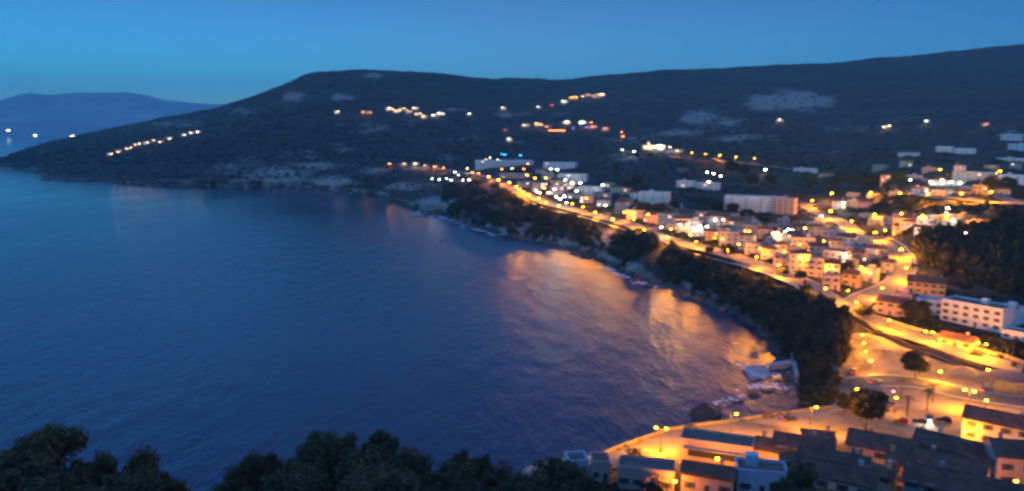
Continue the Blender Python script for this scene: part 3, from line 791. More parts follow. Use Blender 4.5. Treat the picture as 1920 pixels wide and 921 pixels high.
house(1705, 337, 44, 1, 'flat', 'grey', 0, 9, 'long low grey house behind the terrace road', G, lit=.1)
house(1775, 349, 58, 1, 'flat', 'white', -5, 9, 'white lit shop building on the terrace road', G, 'shop', lit=.9, litmat='lit window white', name='shop')
house(1825, 338, 70, 2, 'flat', 'grey', -4, 12, 'wide grey block beyond the terrace road', G, 'apartment house', lit=.05, name='apartment_house')
house(1900, 345, 50, 2, 'flat', 'pale blue', -8, 12, 'bluish block at the picture edge beyond the terrace road', G, 'apartment house', lit=.05, name='apartment_house')
house(1703, 291, 36, 1, 'gable', 'white', -5, 9, 'low white farmhouse on the dark plain under the ridge', G, lit=0)
house(1770, 285, 28, 2, 'flat', 'white', -5, 10, 'white villa pair, seaward one, on the dark hillside', G, 'villa', lit=0, name='villa')
house(1808, 289, 34, 2, 'flat', 'white', -8, 10, 'white villa pair, inland one, on the dark hillside', G, 'villa', lit=0, name='villa')
house(1895, 264, 34, 3, 'flat', 'pale blue', -14, 12, 'upper bluish block climbing the slope at the picture edge', G, 'apartment house', lit=0, name='apartment_house', deck='roof deck pale')
house(1912, 284, 40, 3, 'flat', 'pale blue', -14, 12, 'middle bluish block on the slope at the picture edge', G, 'apartment house', lit=0, name='apartment_house', deck='roof deck pale')
house(1893, 303, 44, 1, 'flat', 'white', -10, 9, 'low white house under the bluish blocks at the picture edge', G, lit=0)
house(1225, 280, 42, 2, 'flat', 'cream', -10, 10, 'cream building at the seaward start of the ridge road', G, 'villa', lit=.4, litmat='lit window white', name='villa')
house(1265, 288, 30, 2, 'gable', 'white', -10, 10, 'white gabled house on the ridge road beside the cream building', G, lit=.3)
house(1510, 322, 42, 1, 'flat', 'pale blue', 0, 9, 'long pale low house at the inland end of the ridge road', G, lit=.1)
house(1280, 322, 20, 1, 'gable', 'grey', 0, 8, 'little grey house in the dark gardens below the ridge road', G, lit=0)

# lonely houses and hamlets on the headland --------------------------------------------------------
def hamlet(pts, place, group, wpx=9, lit=.6, Y=None, **kw):
    for i, (px, py) in enumerate(sorted(pts)):
        c = ['white', 'cream', 'grey', 'peach'][i % 4]; r = ['gable', 'flat', 'hip'][i % 3]
        house(px, py, wpx, 2, r, c, RNG.uniform(-20, 20), label=f"small {c} house, {'flat' if r == 'flat' else 'pitched'} roof, {ORD[i]} from sea in {place}", group=group, lit=lit, nwin=2, Y=Y, **kw)
hamlet([(206,291),(222,286),(240,281),(256,274),(274,271),(290,267),(303,268),(318,262),(345,256),(360,252),(372,250)], 'the lit string on the headland', 'houses of the headland hamlet', 10)
hamlet([(730,207),(744,212),(757,207),(768,213),(778,206),(783,217),(797,222),(814,220),(828,217)], 'the lit hamlet below the summit', 'houses of the hillside hamlet', 12)
hamlet([(985,238),(1010,236),(1028,240),(1062,233),(1092,233),(1112,241),(1136,245)], 'the row with the glowing orange bar', 'houses around the orange-lit bar', 14, .4)
hamlet([(1058,193),(1076,186),(1102,181),(1118,184),(1128,181)], 'the highest lit row under the ridge', 'houses of the highest row', 12)
hamlet([(633,213),(688,214),(880,217),(944,206),(1010,204),(955,266)], 'the scattered farms', 'scattered hillside farms', 9, .3)
hamlet([(757,312),(780,312),(800,316),(818,318)], 'the cliff road start', 'houses at the start of the cliff road', 12, .3)
hamlet([(1462,229),(1662,242),(1738,231),(1848,237)], 'the farms under the inland ridge', 'farms under the inland ridge', 12, .4)
hamlet([(15,246),(66,255),(110,259),(136,256),(153,255),(170,254),(187,252)], 'the far shore across the gulf', 'houses on the far shore', 5, 1.0, 10450, w=42, litmat='lit window white', depth=20, h=18)

# ------------------------------------------------------------------ lamps
LR = random.Random(3)
_LM = {}
def lampmeshes(kind, colname):
    key = (kind, colname)
    if key in _LM: return _LM[key]
    hgt = {'street': 7.5, 'globe': 4.6, 'double': 6.5, 'lantern': 3.2}[kind]
    post = MB().lathe([(.16, -1.0), (.16, .9), (.10, 1.0), (.07, hgt - .1)], 8)
    arms, heads, caps = [], [], []
    xs = {'street': [1.3], 'globe': [0], 'double': [-1.25, 1.25], 'lantern': [0]}[kind]
    for x in xs:
        a = MB()
        if x: a.tube((0, 0, hgt - .25), (x, 0, hgt + .12), .05, .045, 6)
        else: a.lathe([(.07, hgt - .1), (.16, hgt + .02), (.16, hgt + .05)], 8)
        arms.append(a.mesh("arm" if x else "collar", M['iron']))
        z = hgt + (.05 if x else .42)
        r = .30 if kind != 'street' else .27
        heads.append(MB().lathe([(.10, -r), (r*.8, -r*.7), (r, 0), (r*.85, r*.6), (r*.3, r)], 10, (x, 0, z)).mesh("globe", EM[colname], True))
        caps.append(MB().lathe([(r*1.05, 0), (r*.9, .06), (.06, .2)], 10, (x, 0, z + r*.75)).mesh("cap", M['iron']))
    _LM[key] = (post.mesh("post", M['iron']), arms, heads, caps, xs, hgt)
    return _LM[key]
EMF = {k: emit('far lamp glass ' + k, c, 7.0) for k, c in LAMPCOL.items()}
EM = {k: emit('lamp glass ' + k, c, 20.0) for k, c in LAMPCOL.items()}
_FG = {}
def far_globe(me, col):
    if me.name not in _FG:
        m2 = me.copy(); m2.materials.clear(); m2.materials.append(EMF[col]); _FG[me.name] = m2
    return _FG[me.name]
_LD = {}
def lightdata(colname, power, rad, cut=False):
    key = (colname, round(power), round(rad, 2), cut)
    if key not in _LD:
        d = bpy.data.lights.new("lamp_glow", 'SPOT' if cut else 'POINT')
        if cut: d.spot_size = math.radians(180); d.spot_blend = 0.27      # road lantern, shielded sideways
        d.color = LAMPCOL[colname]; d.energy = power; d.shadow_soft_size = rad
        d.use_soft_falloff = True
        _LD[key] = d
    return _LD[key]
POWER = 4700.0
def lamp(px, py, col='yellow', kind='street', label=None, group=None, power=1.0, kmin=None, size=None, Y=None):
    post, arms, heads, caps, xs, hgt = lampmeshes(kind, col)
    top = hgt + .1
    if Y:
        X_, Y_, Z_ = ray(px, py); p = Vector((Y * X_ / Y_, Y, H + Y * Z_ / Y_ - top))
    else:
        p = hit(px, py, top, kmin=3.0 if kmin is None else kmin)
    dist = math.hypot(p.x, p.y); az = math.atan2(p.x, p.y)
    root = link("street_lamp" if kind != 'lantern' else "garden_lamp", None, None, p, -az)
    if kind == 'street': root.location.x -= 1.3 * math.cos(az); root.location.y += 1.3 * math.sin(az)
    tag(root, label, 'street lamp' if kind != 'lantern' else 'lamp', group)
    s = size or max(1.0, min(2.2, dist / 430.0)) * LR.uniform(.82, 1.2)
    link("post", post, root)
    for x, a, h_, c in zip(xs, arms, heads, caps):
        link("arm" if x else "collar", a, root)
        zc = hgt + (.05 if x else .42)
        g = link("globe", h_, root); cp_ = link("cap", c, root)
        if dist > 1000:
            g.data = far_globe(h_, col)
        for o in (g, cp_):                                  # bigger lanterns on the far lamps, scaled about their own centre
            o.scale = (s, s, s); o.location = (x * (1 - s), 0, zc * (1 - s))
        lo = link("glow", lightdata(col, POWER * power / len(xs), .12 * s, kind == 'street' and bool(group) and 'cliff road' in group), root, (x, 0, zc - .34 * s - .14 * s - .05))
    return root
def lamps(pts, what, place, group, kind='street', power=1.0, **kw):
    """pts: (px, py[, colour[, power]]) in order along the row; the label counts along it"""
    if 'branch' not in place: pts = sorted(pts, key=lambda q: q[0] if 'steps of' not in place else q[1])
    for i, q in enumerate(pts):
        c = q[2] if len(q) > 2 else 'yellow'; pw = q[3] if len(q) > 3 else 1.0
        k = q[4] if len(q) > 4 else kind
        nm = {'yellow': 'yellow', 'warm': 'warm white', 'white': 'white', 'orange': 'orange', 'blue': 'blue', 'red': 'red', 'cool': 'cool white', 'violet': 'violet'}[c]
        lamp(q[0], q[1], c, k, f"{nm} {what}, {ORD[i]} {place}", group, power * pw * LR.uniform(.7, 1.35), **kw)
W_, O_, Y_ = 'white', 'orange', 'yellow'
lamps([(1073,382),(1093,388),(1116,398),(1149,411),(1188,412),(1208,431),(1252,445),(1305,453),(1366,466),(1419,482),(1460,497),(1548,541),(1606,567),(1667,600)],
      'street lamp', 'along the cliff road from the bend to the junction', 'street lamps along the cliff road', power=1.05)
lamps([(916,331,O_,.6),(935,337),(955,342,O_,.6),(968,350),(974,355),(981,360),(992,365),(1010,372),(1024,380,Y_,.5),(1048,386,Y_,.5)],
      'street lamp', 'going down the bend of the cliff road', 'street lamps on the cliff road bend', power=1.5)
lamps([(730,307,O_,.5),(758,307,O_,.5),(778,307,'warm',.5),(797,310,O_,.7),(815,312,O_,.7),(831,315,O_,.7),(876,316,'warm',.5),(886,323,'yellow',.8),(897,325,'yellow',.8)],
      'street lamp', 'along the seaward start of the cliff road', 'street lamps at the start of the cliff road', power=.5)
lamps([(810,335,'cool'),(824,337,'cool',.6),(838,335,'cool'),(846,338,'cool'),(853,323,W_,1.4),(860,328,W_,1.4),(868,338,W_,.6),(880,337,W_,.6)],
      'floodlight', 'from sea on the bright terrace by the water', 'floodlights of the bright terrace', power=.05)
lamps([(1240,426,'warm'),(1290,420,'warm'),(1352,428,'warm'),(1405,434,O_),(1450,438,'warm'),(1510,428,O_),(1540,405,'warm')], 'street lamp', 'along the town street going inland', 'street lamps of the town street', power=.4)
lamps([(1020,352,'yellow',0.7),(1062,380,'warm',0.8),(1100,372,'orange',0.5),(1135,385,'warm',0.9),(1170,398,'yellow',1.1),(1215,402,'orange',0.7),(1258,430,'yellow',0.7),(1295,440,'yellow',1.1),(1340,446,'yellow',0.7),(1385,458,'orange',1.1),(1425,466,'yellow',1.1),(1470,472,'yellow',0.6),(1515,485,'yellow',0.9),(1550,500,'yellow',0.6),(1500,458,'yellow',1.0),(1545,452,'yellow',0.6),(1585,478,'warm',0.7),(1615,500,'yellow',0.5),(1590,545,'yellow',0.9),(1640,402,'yellow',1.1),(1690,400,'yellow',0.8),(1730,404,'yellow',0.8),(1775,406,'yellow',0.7),(1825,412,'yellow',1.1),(1660,432,'orange',0.6),(1720,440,'warm',0.9)], 'alley lamp', 'inland through the lanes between the town houses', 'added fill lamps of the town lanes', power=.5)  # extra lamps at made-up spots, added for a denser amber glow in town
lamps([(1742,622),(1842,645)], 'twin-globe street lamp', 'from the junction on the road above the plaza', 'twin lamps above the plaza', kind='double', power=1.2)
lamps([(1617,630),(1620,645),(1623,661),(1633,678)], 'globe lamp', 'from the top down the seaward steps of the plaza', 'globe lamps on the plaza steps', kind='globe', power=.7, kmin=8.0)
lamps([(1763,698),(1853,695),(1680,748),(1606,731),(1850,753),(1675,736,'red',.1)], 'globe lamp', 'going inland through the plaza from the steps', 'globe lamps in the plaza', kind='globe', power=1.2, kmin=4.5)
lamp(1818, 732, 'yellow', 'double', 'bright twin-globe lamp in the middle of the plaza road', 'lamps of the plaza', 1.6, kmin=4.5)
lamp(1240, 802, 'yellow', 'double', 'twin-globe lamp at the seaward end of the promenade', 'promenade lamps', 1.3)
lamp(1381, 776, 'yellow', 'street', 'single street lamp midway along the promenade edge', 'promenade lamps', 1.2)
lamp(1531, 763, 'yellow', 'street', 'single street lamp where the promenade meets the plaza', 'promenade lamps', 1.2)
lamp(1808, 812, 'yellow', 'lantern', 'low alley lamp just above the cream house roof', 'alley lamps', .6, kmin=3.2)
lamp(1851, 847, 'yellow', 'lantern', 'lower alley lamp before the pale pink house', 'alley lamps', .6, kmin=3.2)
lamp(1252, 848, 'yellow', 'lantern', 'low lantern washing the promenade beside the flat hall', 'alley lamps', .5, kmin=3.2)
lamps([(1523,376),(1560,362),(1582,380,W_,.2),(1558,395),(1597,415),(1641,436),(1690,467),(1700,502),(1655,540)],
      'street lamp', 'down the branch road from its top to the junction', 'street lamps along the branch road', power=1.5)
lamps([(1633,361),(1688,362),(1740,364),(1803,363),(1858,360),(1777,390,'warm',.5)], 'street lamp', 'along the upper road going inland', 'street lamps along the upper road', power=1.9)
lamps([(1763,318),(1875,321),(1745,341,'warm',.6),(1767,338,W_,.7),(1783,341,W_,.6),(1800,343,'warm',.6),(1707,337,'warm',.3)], 'lamp', 'going inland along the terrace road by the white shop', 'lamps of the terrace road', power=.8)
lamps([(1167,281,W_,.4),(1189,284,W_,.7),(1216,268,'warm',.4),(1217,275,'warm',.5),(1237,273,W_),(1256,276,'warm',.6),(1270,283),(1297,286),(1323,289),(1350,291),(1380,294),(1415,297),(1435,318,W_,.8)],
      'street lamp', 'along the ridge road from its seaward end', 'street lamps along the ridge road', power=.5)
lamps([(912,300,W_),(919,296,W_,.6),(934,300,W_),(939,304,W_),(958,302,'warm',.5),(941,289,'blue',2),(947,290,'blue',1.5),(976,291,'blue',3),(895,307,'blue',2),(990,307,O_),(941,317,O_,.6),(960,316,'warm',.5),(982,317,O_),(988,328,O_,.4),(1003,334,O_,.5),(1024,334,O_)],
      'lamp', 'from the sea around the pale hotel above the bend', 'lamps around the pale hotel', power=.06)
lamps([(1006,359,W_),(1012,362,'warm',.6),(1033,317,W_),(1045,318,W_),(1040,355,W_,.7),(1043,369,W_,1.4),(1050,373,W_),(1058,368,W_),(1060,337,W_),(1073,343,W_),(1088,343,W_),(1072,356,W_),(1081,358,W_,1.2),(1130,347,W_,.3),(1028,361,'warm',.5)],
      'lamp', 'from the sea among the bright blocks above the bend', 'lamps of the bright blocks', power=.06)
lamps([(1275,421,W_),(1301,410,'warm'),(1300,419,O_,.5),(1312,424,W_),(1326,425,W_),(1341,413,W_),(1356,412,'warm',.5),(1303,432,'warm',.3)], 'lamp', 'from the sea on the grey terrace in mid town', 'lamps on the grey terrace', power=.025)
lamps([(1472,434,W_),(1478,430,W_),(1486,431,W_,.7),(1787,412,W_,.6),(1811,437,'warm',.6),(1206,359,'warm',.4),(1204,367,W_,.4),(1326,323,W_,.3),(1338,326,W_,.3),(1351,330,'warm',.3),(1329,341,'warm',.3)],
      'lamp', 'going inland among the scattered yard lights', 'scattered yard lamps', power=.03)
lamps([(633,209,'warm',.5),(680,210,'yellow',.8),(695,211,'yellow',.8),(880,213,W_,.2),(943,201,W_),(1008,200,W_,.2),(1035,197,'red',.1),(1056,189,W_),(955,260,W_),(948,244,'red',.15)],
      'lamp', 'from the sea of the lonely lights across the hill', 'lonely hillside lamps', power=.15)
lamps([(730,202,'warm'),(737,205,'warm',.7),(743,207,'warm',.7),(750,206,'warm',.6),(757,203,'warm'),(763,207,'warm',.8),(769,209,'warm'),(776,202,'warm'),(780,213,'warm'),(788,213,'warm',.6),(794,217,'warm'),(813,216,W_,.8),(822,212,W_,.5),(830,213,W_,.6)],
      'lamp', 'from the sea through the lit hamlet', 'lamps of the lit hamlet', power=.05)
lamps([(1070,182,'yellow'),(1080,182,'yellow'),(1092,181,'warm',.5),(1102,177,'yellow'),(1112,180,'warm',.6),(1120,177,'warm',.6),(1128,176,'warm',.7)], 'lamp', 'along the highest lit row from the sea', 'lamps of the highest row', power=.15)
lamps([(983,234,'warm',.5),(1006,231,'warm',.6),(1014,234,'warm',.6),(1026,238,O_,.6),(1063,227,W_),(1075,240,'violet',.3),(1091,228,W_,.8),(1100,239,'violet',.2),(1108,230,O_),(1111,237,O_),(1136,240,O_),(1166,247,O_),(1168,256,O_)],
      'lamp', 'along the row of the orange bar from the sea', 'lamps around the orange bar', power=.15)
lamps([(208,289,'warm'),(222,285,'warm',.5),(238,279,'warm'),(245,277,'warm',.6),(254,271,'warm',1.2),(262,269,'warm',.9),(276,267,'warm',.6),(288,263,'warm',.7),(300,266,'warm'),(318,260,W_,.2),(345,253,W_,.25),(358,249,W_,.4),(370,247,W_,.25)],
      'lamp', 'from the sea along the headland string', 'lamps of the headland string', power=.02)
lamps([(1462,224,'warm'),(1657,238,'warm'),(1667,236,'warm',.6),(1737,227,W_),(1848,233,'red',.15)], 'lamp', 'going inland across the farms under the ridge', 'farm lamps under the ridge', power=.15)
for q in ((1640,884,'before the orange-lit house with two windows'),(1775,905,'before the low peach house'),(1600,918,'before the cream house by the lowest tree'),(1345,862,'before the flat hall with dark window band'),(1265,905,'before the mauve building with roof terrace'),(1445,868,'before the small peach house'),(1880,835,'before the cream house beside the plaza'),(1905,905,'before the pale pink house by its door')):
    lamp(q[0], q[1], 'yellow', 'lantern', 'small added alley lantern ' + q[2], 'alley lamps', .3, kmin=3.1)  # unseen lanterns, added to give the house walls their orange light
# the bar with its glowing orange awning
b_ = house(1044, 247, 30, 1, 'flat', 'peach', 0, 8, 'bar glowing deep orange in the hillside row', 'houses around the orange-lit bar', 'bar', lit=0, name='bar')
emit('neon orange', (1.0, 0.20, 0.015), 1.6)
W0 = 30 / F * b_.location.y
link("lit_sign", MB().box(-W0*.5, W0*.5, -4.3, -4.05, 1.8, 3.1).mesh("lit_sign", M['neon orange']), b_)

# ------------------------------------------------------------------ trees
NR = np.random.default_rng(11)
def crown_arrays(rng, rx, ry, rz, clumps, leaves, leaf, hollow=.45, sig=.26):
    d = rng.normal(size=(clumps, 3)); d /= np.linalg.norm(d, axis=1)[:, None]
    c = d * (hollow + (1 - hollow) * rng.random((clumps, 1)) ** .6) * np.array([rx, ry, rz])
    c[:, 2] = np.where(c[:, 2] < -rz * .55, -rz * .45, c[:, 2])
    s = rng.uniform(.7, 1.35, clumps)
    p = np.repeat(c, leaves, 0) + np.clip(rng.normal(size=(clumps * leaves, 3)), -1.7, 1.7) * np.repeat(s, leaves)[:, None] * sig * np.array([rx, ry, rz * .8])
    n = rng.normal(size=p.shape); n[:, 2] += .5; n /= np.linalg.norm(n, axis=1)[:, None]
    a = np.cross(n, rng.normal(size=p.shape)); a /= np.linalg.norm(a, axis=1)[:, None]; b = np.cross(n, a)
    L = leaf * rng.uniform(.6, 1.4, (len(p), 1)); a *= L; b *= L * .6
    V_ = np.stack([p - a, p - b * .9, p + a, p + b * 1.1], 1).reshape(-1, 3)
    return V_, np.arange(len(V_)).reshape(-1, 4)
def trunk_mesh(rng, h, r, spread):
    mb = MB(); p = Vector((0, 0, -1.2)); 
    top = Vector((rng.uniform(-.3, .3), rng.uniform(-.3, .3), h * .62)); mb.tube(p, top, r, r * .6, 8)
    for i in range(5):
        t = 2 * math.pi * (i + rng.random() * .6) / 5
        q = top + Vector((math.cos(t) * spread * .6, math.sin(t) * spread * .6, h * rng.uniform(.18, .34)))
        mb.tube(top - Vector((0, 0, h * .05 * i / 3)), q, r * .5, r * .12, 6)
    return mb.mesh("trunk", M['bark'], True)
_TV = {}
def tree_variant(kind, i):
    key = (kind, i)
    if key in _TV: return _TV[key]
    rng = np.random.default_rng(100 + i * 7 + len(kind)); rr = random.Random(i)
    if kind == 'near':   # close enough to show leaf sprays; unit: 4 m wide crown on a 9 m tree
        v, q = crown_arrays(rng, 3.3, 3.3, 3.1, 46, 440, .15, .62, .15); v[:, 2] += 6.2; m = 'foliage olive'; tr = trunk_mesh(rr, 7.5, .24, 3.0)
    elif kind == 'cone':
        v, q = crown_arrays(rng, 2.2, 2.2, 4.4, 70, 220, .14, .4, .2); f = np.clip((10.8 - (v[:, 2] + 5.6)) / 6, .3, 1.0)[:, None]; v[:, :2] *= f; v[:, 2] += 5.6; m = 'foliage pine'; tr = trunk_mesh(rr, 7, .2, .9)
    elif kind == 'palm':
        mb = MB()
        for k in range(22):
            t = 2 * math.pi * k / 22 * 1.618; up = rr.uniform(.1, 1.1); prev = Vector((0, 0, 6))
            w = .28
            for s in range(1, 6):
                f = s / 5; q_ = Vector((math.cos(t) * 2.4 * f, math.sin(t) * 2.4 * f, 6 + up * 1.6 * f - 2.2 * f * f))
                sd = Vector((-math.sin(t), math.cos(t), 0)) * w * (1.05 - f * .8)
                mb.add([prev - sd, prev + sd, q_ + sd * .85, q_ - sd * .85], [(0, 1, 2, 3)]); prev = q_
        me = mb.mesh("crown", M['foliage olive']); tr = MB().lathe([(.32, -1), (.22, .4), (.17, 5.9)], 8).mesh("trunk", M['bark'], True)
        _TV[key] = (me, tr); return _TV[key]
    else:                # round town tree, 3 m crown on 6.5 m
        v, q = crown_arrays(rng, 2.7, 2.7, 2.3, 46, 75, .30, .5, .2); v[:, 2] += 4.3; m = 'foliage dark'; tr = trunk_mesh(rr, 5, .2, 2.0)
    _TV[key] = (np_mesh("crown", v, q, M[m]), tr)
    return _TV[key]
def tree(kind, i, loc, scale, rz, label, group, name="tree"):
    cr, tr = tree_variant(kind, i)
    root = link(name, None, None, loc, rz); root.scale = scale
    link("crown", cr, root); link("trunk", tr, root)
    return tag(root, label, 'tree', group)
# the trees on the castle slope, crowns rising into the bottom of the picture: (x, top y, width, distance, kind, words)
FORE = [(85,810,170,58,'near','broad olive-green tree with the highest crown in the lower seaward corner'),(5,858,150,55,'near','low olive-green tree cut by the lower seaward corner'),
 (168,860,120,60,'near','olive-green tree just inland of the highest corner crown'),(278,853,110,62,'near','rounded tree ending the corner grove beside open water'),
 (232,888,150,56,'near','dark low tree between the two peaks of corner grove'),(95,905,190,50,'near','dark low crown under the tallest corner tree'),
 (318,905,80,60,'near','small bush-like tree closing the corner grove at the water gap'),
 (484,850,90,62,'near','narrow-topped dark tree standing just past the water gap'),(430,888,100,60,'near','low dark tree at the edge of the water gap'),
 (622,806,130,62,'near','tallest rounded tree of the central grove'),(712,812,78,64,'near','pointed tree next to the tallest central crown'),
 (575,845,110,60,'near','tree on the seaward shoulder of the tallest central crown'),(680,842,140,60,'near','tree spreading below the pointed one'),
 (770,855,130,60,'near','even-topped tree on the inland side of the central grove'),(540,885,150,55,'near','dark crown low in the centre below the shoulder tree'),
 (866,851,58,64,'near','slim dark tree, seaward one of two narrow crowns'),(905,856,54,66,'near','slim dark tree, inland one of two narrow crowns'),
 (840,880,130,58,'near','low tree under the two narrow crowns'),(940,880,100,62,'near','low shaggy tree between the narrow crowns and the black tree'),
 (1042,870,140,66,'near','black rounded tree in front of the tan path'),(1100,898,90,60,'near','low black tree trailing inland from the rounded black one'),
 (700,885,190,52,'near','wide dark crown in the lowest centre of the grove'),(980,900,120,54,'near','dark low crown below the shaggy tree'),
 (1515,882,110,75,'near','bushy dark tree among the roofs at the lower edge'),(1470,905,60,72,'near','small dark bush-like tree seaward of roofs tree')]
for i, (px, py, w, Yd, kind, lab) in enumerate(FORE):
    X, Yy, Z = ray(px, py); z = H + Yd * Z / Yy; x = Yd * X / Yy
    g = ground(x, Yd)
    hh = max(4.0, z - g); base = 9.3 if kind == 'near' else 10.0
    wd = w / F * Yd
    s = wd / (7.6 if kind == 'near' else 3.0)
    sz = hh / base if kind == 'cone' else max(s * .9, min(hh / base, s * 1.5))
    tree(kind, i % 5, (x, Yd, z - base * sz), (s, s, sz), RNG.uniform(0, 6.28), lab, 'trees on the castle slope')
TOWN = [(1366,486,24,'around the lamp beside the cliff road'),(1330,478,14,'at the kerb of the cliff road'),(1270,452,14,'at the cliff road by a lamp'),(1500,528,18,'on the seaward verge of lower road'),
 (1468,520,16,'below the lower road'),(1620,602,26,'alone in the middle of the junction'),(1716,612,40,'before the pale blue terrace house'),(1640,512,20,'dark at the tip of the loop'),
 (1590,512,18,'inside the road loop'),(1205,408,26,'below the white villa, seaward'),(1235,412,26,'below the white villa'),(1262,404,24,'below the white villa, inland'),
 (1345,402,22,'in the dark strip before the hotel, seaward'),(1372,406,22,'in the dark strip before the hotel'),(1400,414,22,'in the dark strip before the hotel, inland'),(1432,424,20,'below the pink hotel wing'),
 (1370,330,22,'in the upper gardens, seaward'),(1395,336,22,'in the upper gardens, middle'),(1180,362,24,'in the dark garden seaward of the villa'),(1195,350,20,'behind the white villa'),
 (1700,395,24,'round and dark on the upper road'),(1640,350,20,'seaward of the orange-lit house'),(1685,350,24,'inland of the orange-lit house'),(1590,352,22,'in the band above the branch road'),(1560,352,20,'above the branch road top'),
 (1520,358,20,'at the seaward end of the band above the branch road'),(1615,355,20,'midway in the band above the branch road'),(1860,365,24,'at the inland end of the upper road'),(1888,360,22,'by the bluish block'),(1445,352,22,'above the hotel, inland'),
 (1410,352,22,'above the hotel, seaward'),(1318,392,20,'behind the grey terrace'),(1440,455,14,'behind the lit yard, seaward'),(1520,440,14,'beside the branch road'),(1545,478,14,'between two town rows')]
for i, (px, py, w, lab) in enumerate(TOWN):
    p = hit(px, py); d = math.hypot(p.x, p.y); s = w / F * d / 5.6
    tree('town', i % 4, p, (s, s, s * RNG.uniform(.8, 1.05)), RNG.uniform(0, 6.28), f"dark round tree {lab}", 'trees in the town'); SITES.append((p.x, p.y, 3))
PLZ = [(1582,776,30,'town','round tree where the promenade meets the plaza road'),(1622,808,62,'town','wide dark tree behind the orange house roof'),(1632,782,24,'palm','palm nearest the wide dark tree'),
 (1655,778,22,'palm','palm beside the plaza lamp'),(1700,782,26,'palm','palm between the plaza lamp and parked cars'),(1738,772,28,'palm','palm standing over the parked cars'),(1748,756,24,'palm','palm on the far side of the plaza road'),
 (1716,712,40,'town','brownish spreading tree in the middle of the plaza'),(1690,742,20,'palm','small palm at the plaza roadside'),(1640,775,20,'town','small round tree among the palms'),(1600,772,22,'town','small round tree by the promenade end')]
for i, (px, py, w, k, lab) in enumerate(PLZ):
    p = hit(px, py, kmin=3.6); d = math.hypot(p.x, p.y); s = w / F * d / (5.6 if k == 'town' else 4.4)
    tree(k, i % 4, p, (s, s, s * (1.0 if k == 'town' else 1.0)), RNG.uniform(0, 6.28), lab, 'trees of the plaza', "palm_tree" if k == 'palm' else "tree")

def wood(name, spots, matn, variants, label_kind='stuff'):
    Vs, Qs, o = [], [], 0
    for (x, y, z, s, sz) in spots:
        v, q = variants[RNG.randrange(len(variants))]
        t = RNG.uniform(0, 6.28); c, n = math.cos(t), math.sin(t)
        w_ = np.stack([(v[:, 0] * c - v[:, 1] * n) * s + x, (v[:, 0] * n + v[:, 1] * c) * s + y, v[:, 2] * sz + z], -1)
        Vs.append(w_); Qs.append(q + o); o += len(v)
    return tag(link(name, np_mesh(name, np.concatenate(Vs), np.concatenate(Qs), M[matn])), kind='stuff')
def proj(x, y, z):
    c, s = math.cos(PITCH), math.sin(PITCH)
    d = y * c - (z - H) * s
    return 960 + F * x / d, 460.5 - F * (y * s + (z - H) * c) / d
def near_site(x, y, m=0):
    return any((x - a) ** 2 + (y - b_) ** 2 < (r + m) ** 2 for a, b_, r in SITES)
RP = np.array([(p.x, p.y) for k_, l in ROADS.items() for p in l])
def near_road(x, y, m): return bool((((RP[:, 0] - x) ** 2 + (RP[:, 1] - y) ** 2) < m * m).any())
def sample(n, px0, px1, k0, k1, test=None):
    out = []
    while len(out) < n:
        px = RNG.uniform(px0, px1); a = azp(px, 350); k = RNG.uniform(k0, k1)
        r, z = row_at(a); R = float(np.interp(k, TK, r)); x, y = R * math.sin(a), R * math.cos(a)
        n -= 0
        if test and not test(px, k, x, y):
            n -= 1 if RNG.random() < .5 else 0
            continue
        out.append((x, y, float(np.interp(R, r, z)), px, k))
    return out
ws = [crown_arrays(NR, 1.0, 1.0, .9, 14, 11, .26, .4, .28) for _ in range(6)]
for v, q in ws: v[:, 2] += .75
bush = [crown_arrays(NR, 1.0, 1.0, .6, 7, 7, .42, .3, .3) for _ in range(5)]
sp = []
for x, y, z, px, k in sample(1750, 830, 1500, 8.85, 10.9, lambda px, k, x, y: not near_road(x, y, 11) and (px > 1290 or fbm(x, y, 45, 3, 9) < .26) and (k > 9.75 - (px - 840) / 1000 or RNG.random() < .25) and not (1095 < px < 1150 and k < 10.6 and RNG.random() < .8)):
    s = RNG.uniform(1.8, 3.2); sp.append((x, y, z - .6, s, s * RNG.uniform(1.0, 1.5)))
for x, y, z, px, k in sample(420, 1480, 1602, 8.7, 10.95, lambda px, k, x, y: not near_road(x, y, 11) and not near_site(x, y) and not (px > 1570 and k < 9.2)):
    s = RNG.uniform(1.8, 3.0); sp.append((x, y, z - .6, s, s * RNG.uniform(1.0, 1.9)))
for x, y, z, px, k in sample(60, 1500, 1590, 6.6, 8.7, lambda px, k, x, y: px - 1490 > (8.7 - k) * 30):
    s = RNG.uniform(1.8, 2.6); sp.append((x, y, z - .6, s, s * 1.3))
wood("cliff_wood", sp, 'foliage dark', ws)
sp = []
for x, y, z, px, k in sample(1500, 1700, 2150, 13.12, 14.25, lambda px, k, x, y: not near_site(x, y, 2) and not near_road(x, y, 9) and k < 14.02 + (px - 1700) / 900 and proj(x, y, ground(x, y) + 7)[1] > max(398, 448 - (proj(x, y, 30)[0] - 1700) * .33) and k > 13.2 - (px-1850)/1500):
    s = RNG.uniform(2.4, 3.8); sp.append((x, y, z - .8, s, s * RNG.uniform(1.4, 2.0)))
wood("pine_wood", sp, 'foliage dark', ws)
sp = []
for x, y, z, px, k in sample(2600, 1000, 2000, 11.8, 15.2, lambda px, k, x, y: not near_road(x, y, 8) and not near_site(x, y, 2.0)):
    s = RNG.uniform(1.2, 3.2); sp.append((x, y, z - .4, s, s * RNG.uniform(.8, 1.3)))
wood("garden_shrubs", sp, 'foliage scrub', bush)
sp = []
for x, y, z, px, k in sample(7000, -60, 2050, 12.6, 17.25, lambda px, k, x, y: not near_site(x, y, 4) and not near_road(x, y, 12) and (px > 1000 or k > 10) and (k > 14.6 or px < 1000)):
    s = RNG.uniform(2.0, 5.5); sp.append((x, y, z - .6, s, s * RNG.uniform(.6, 1.0)))
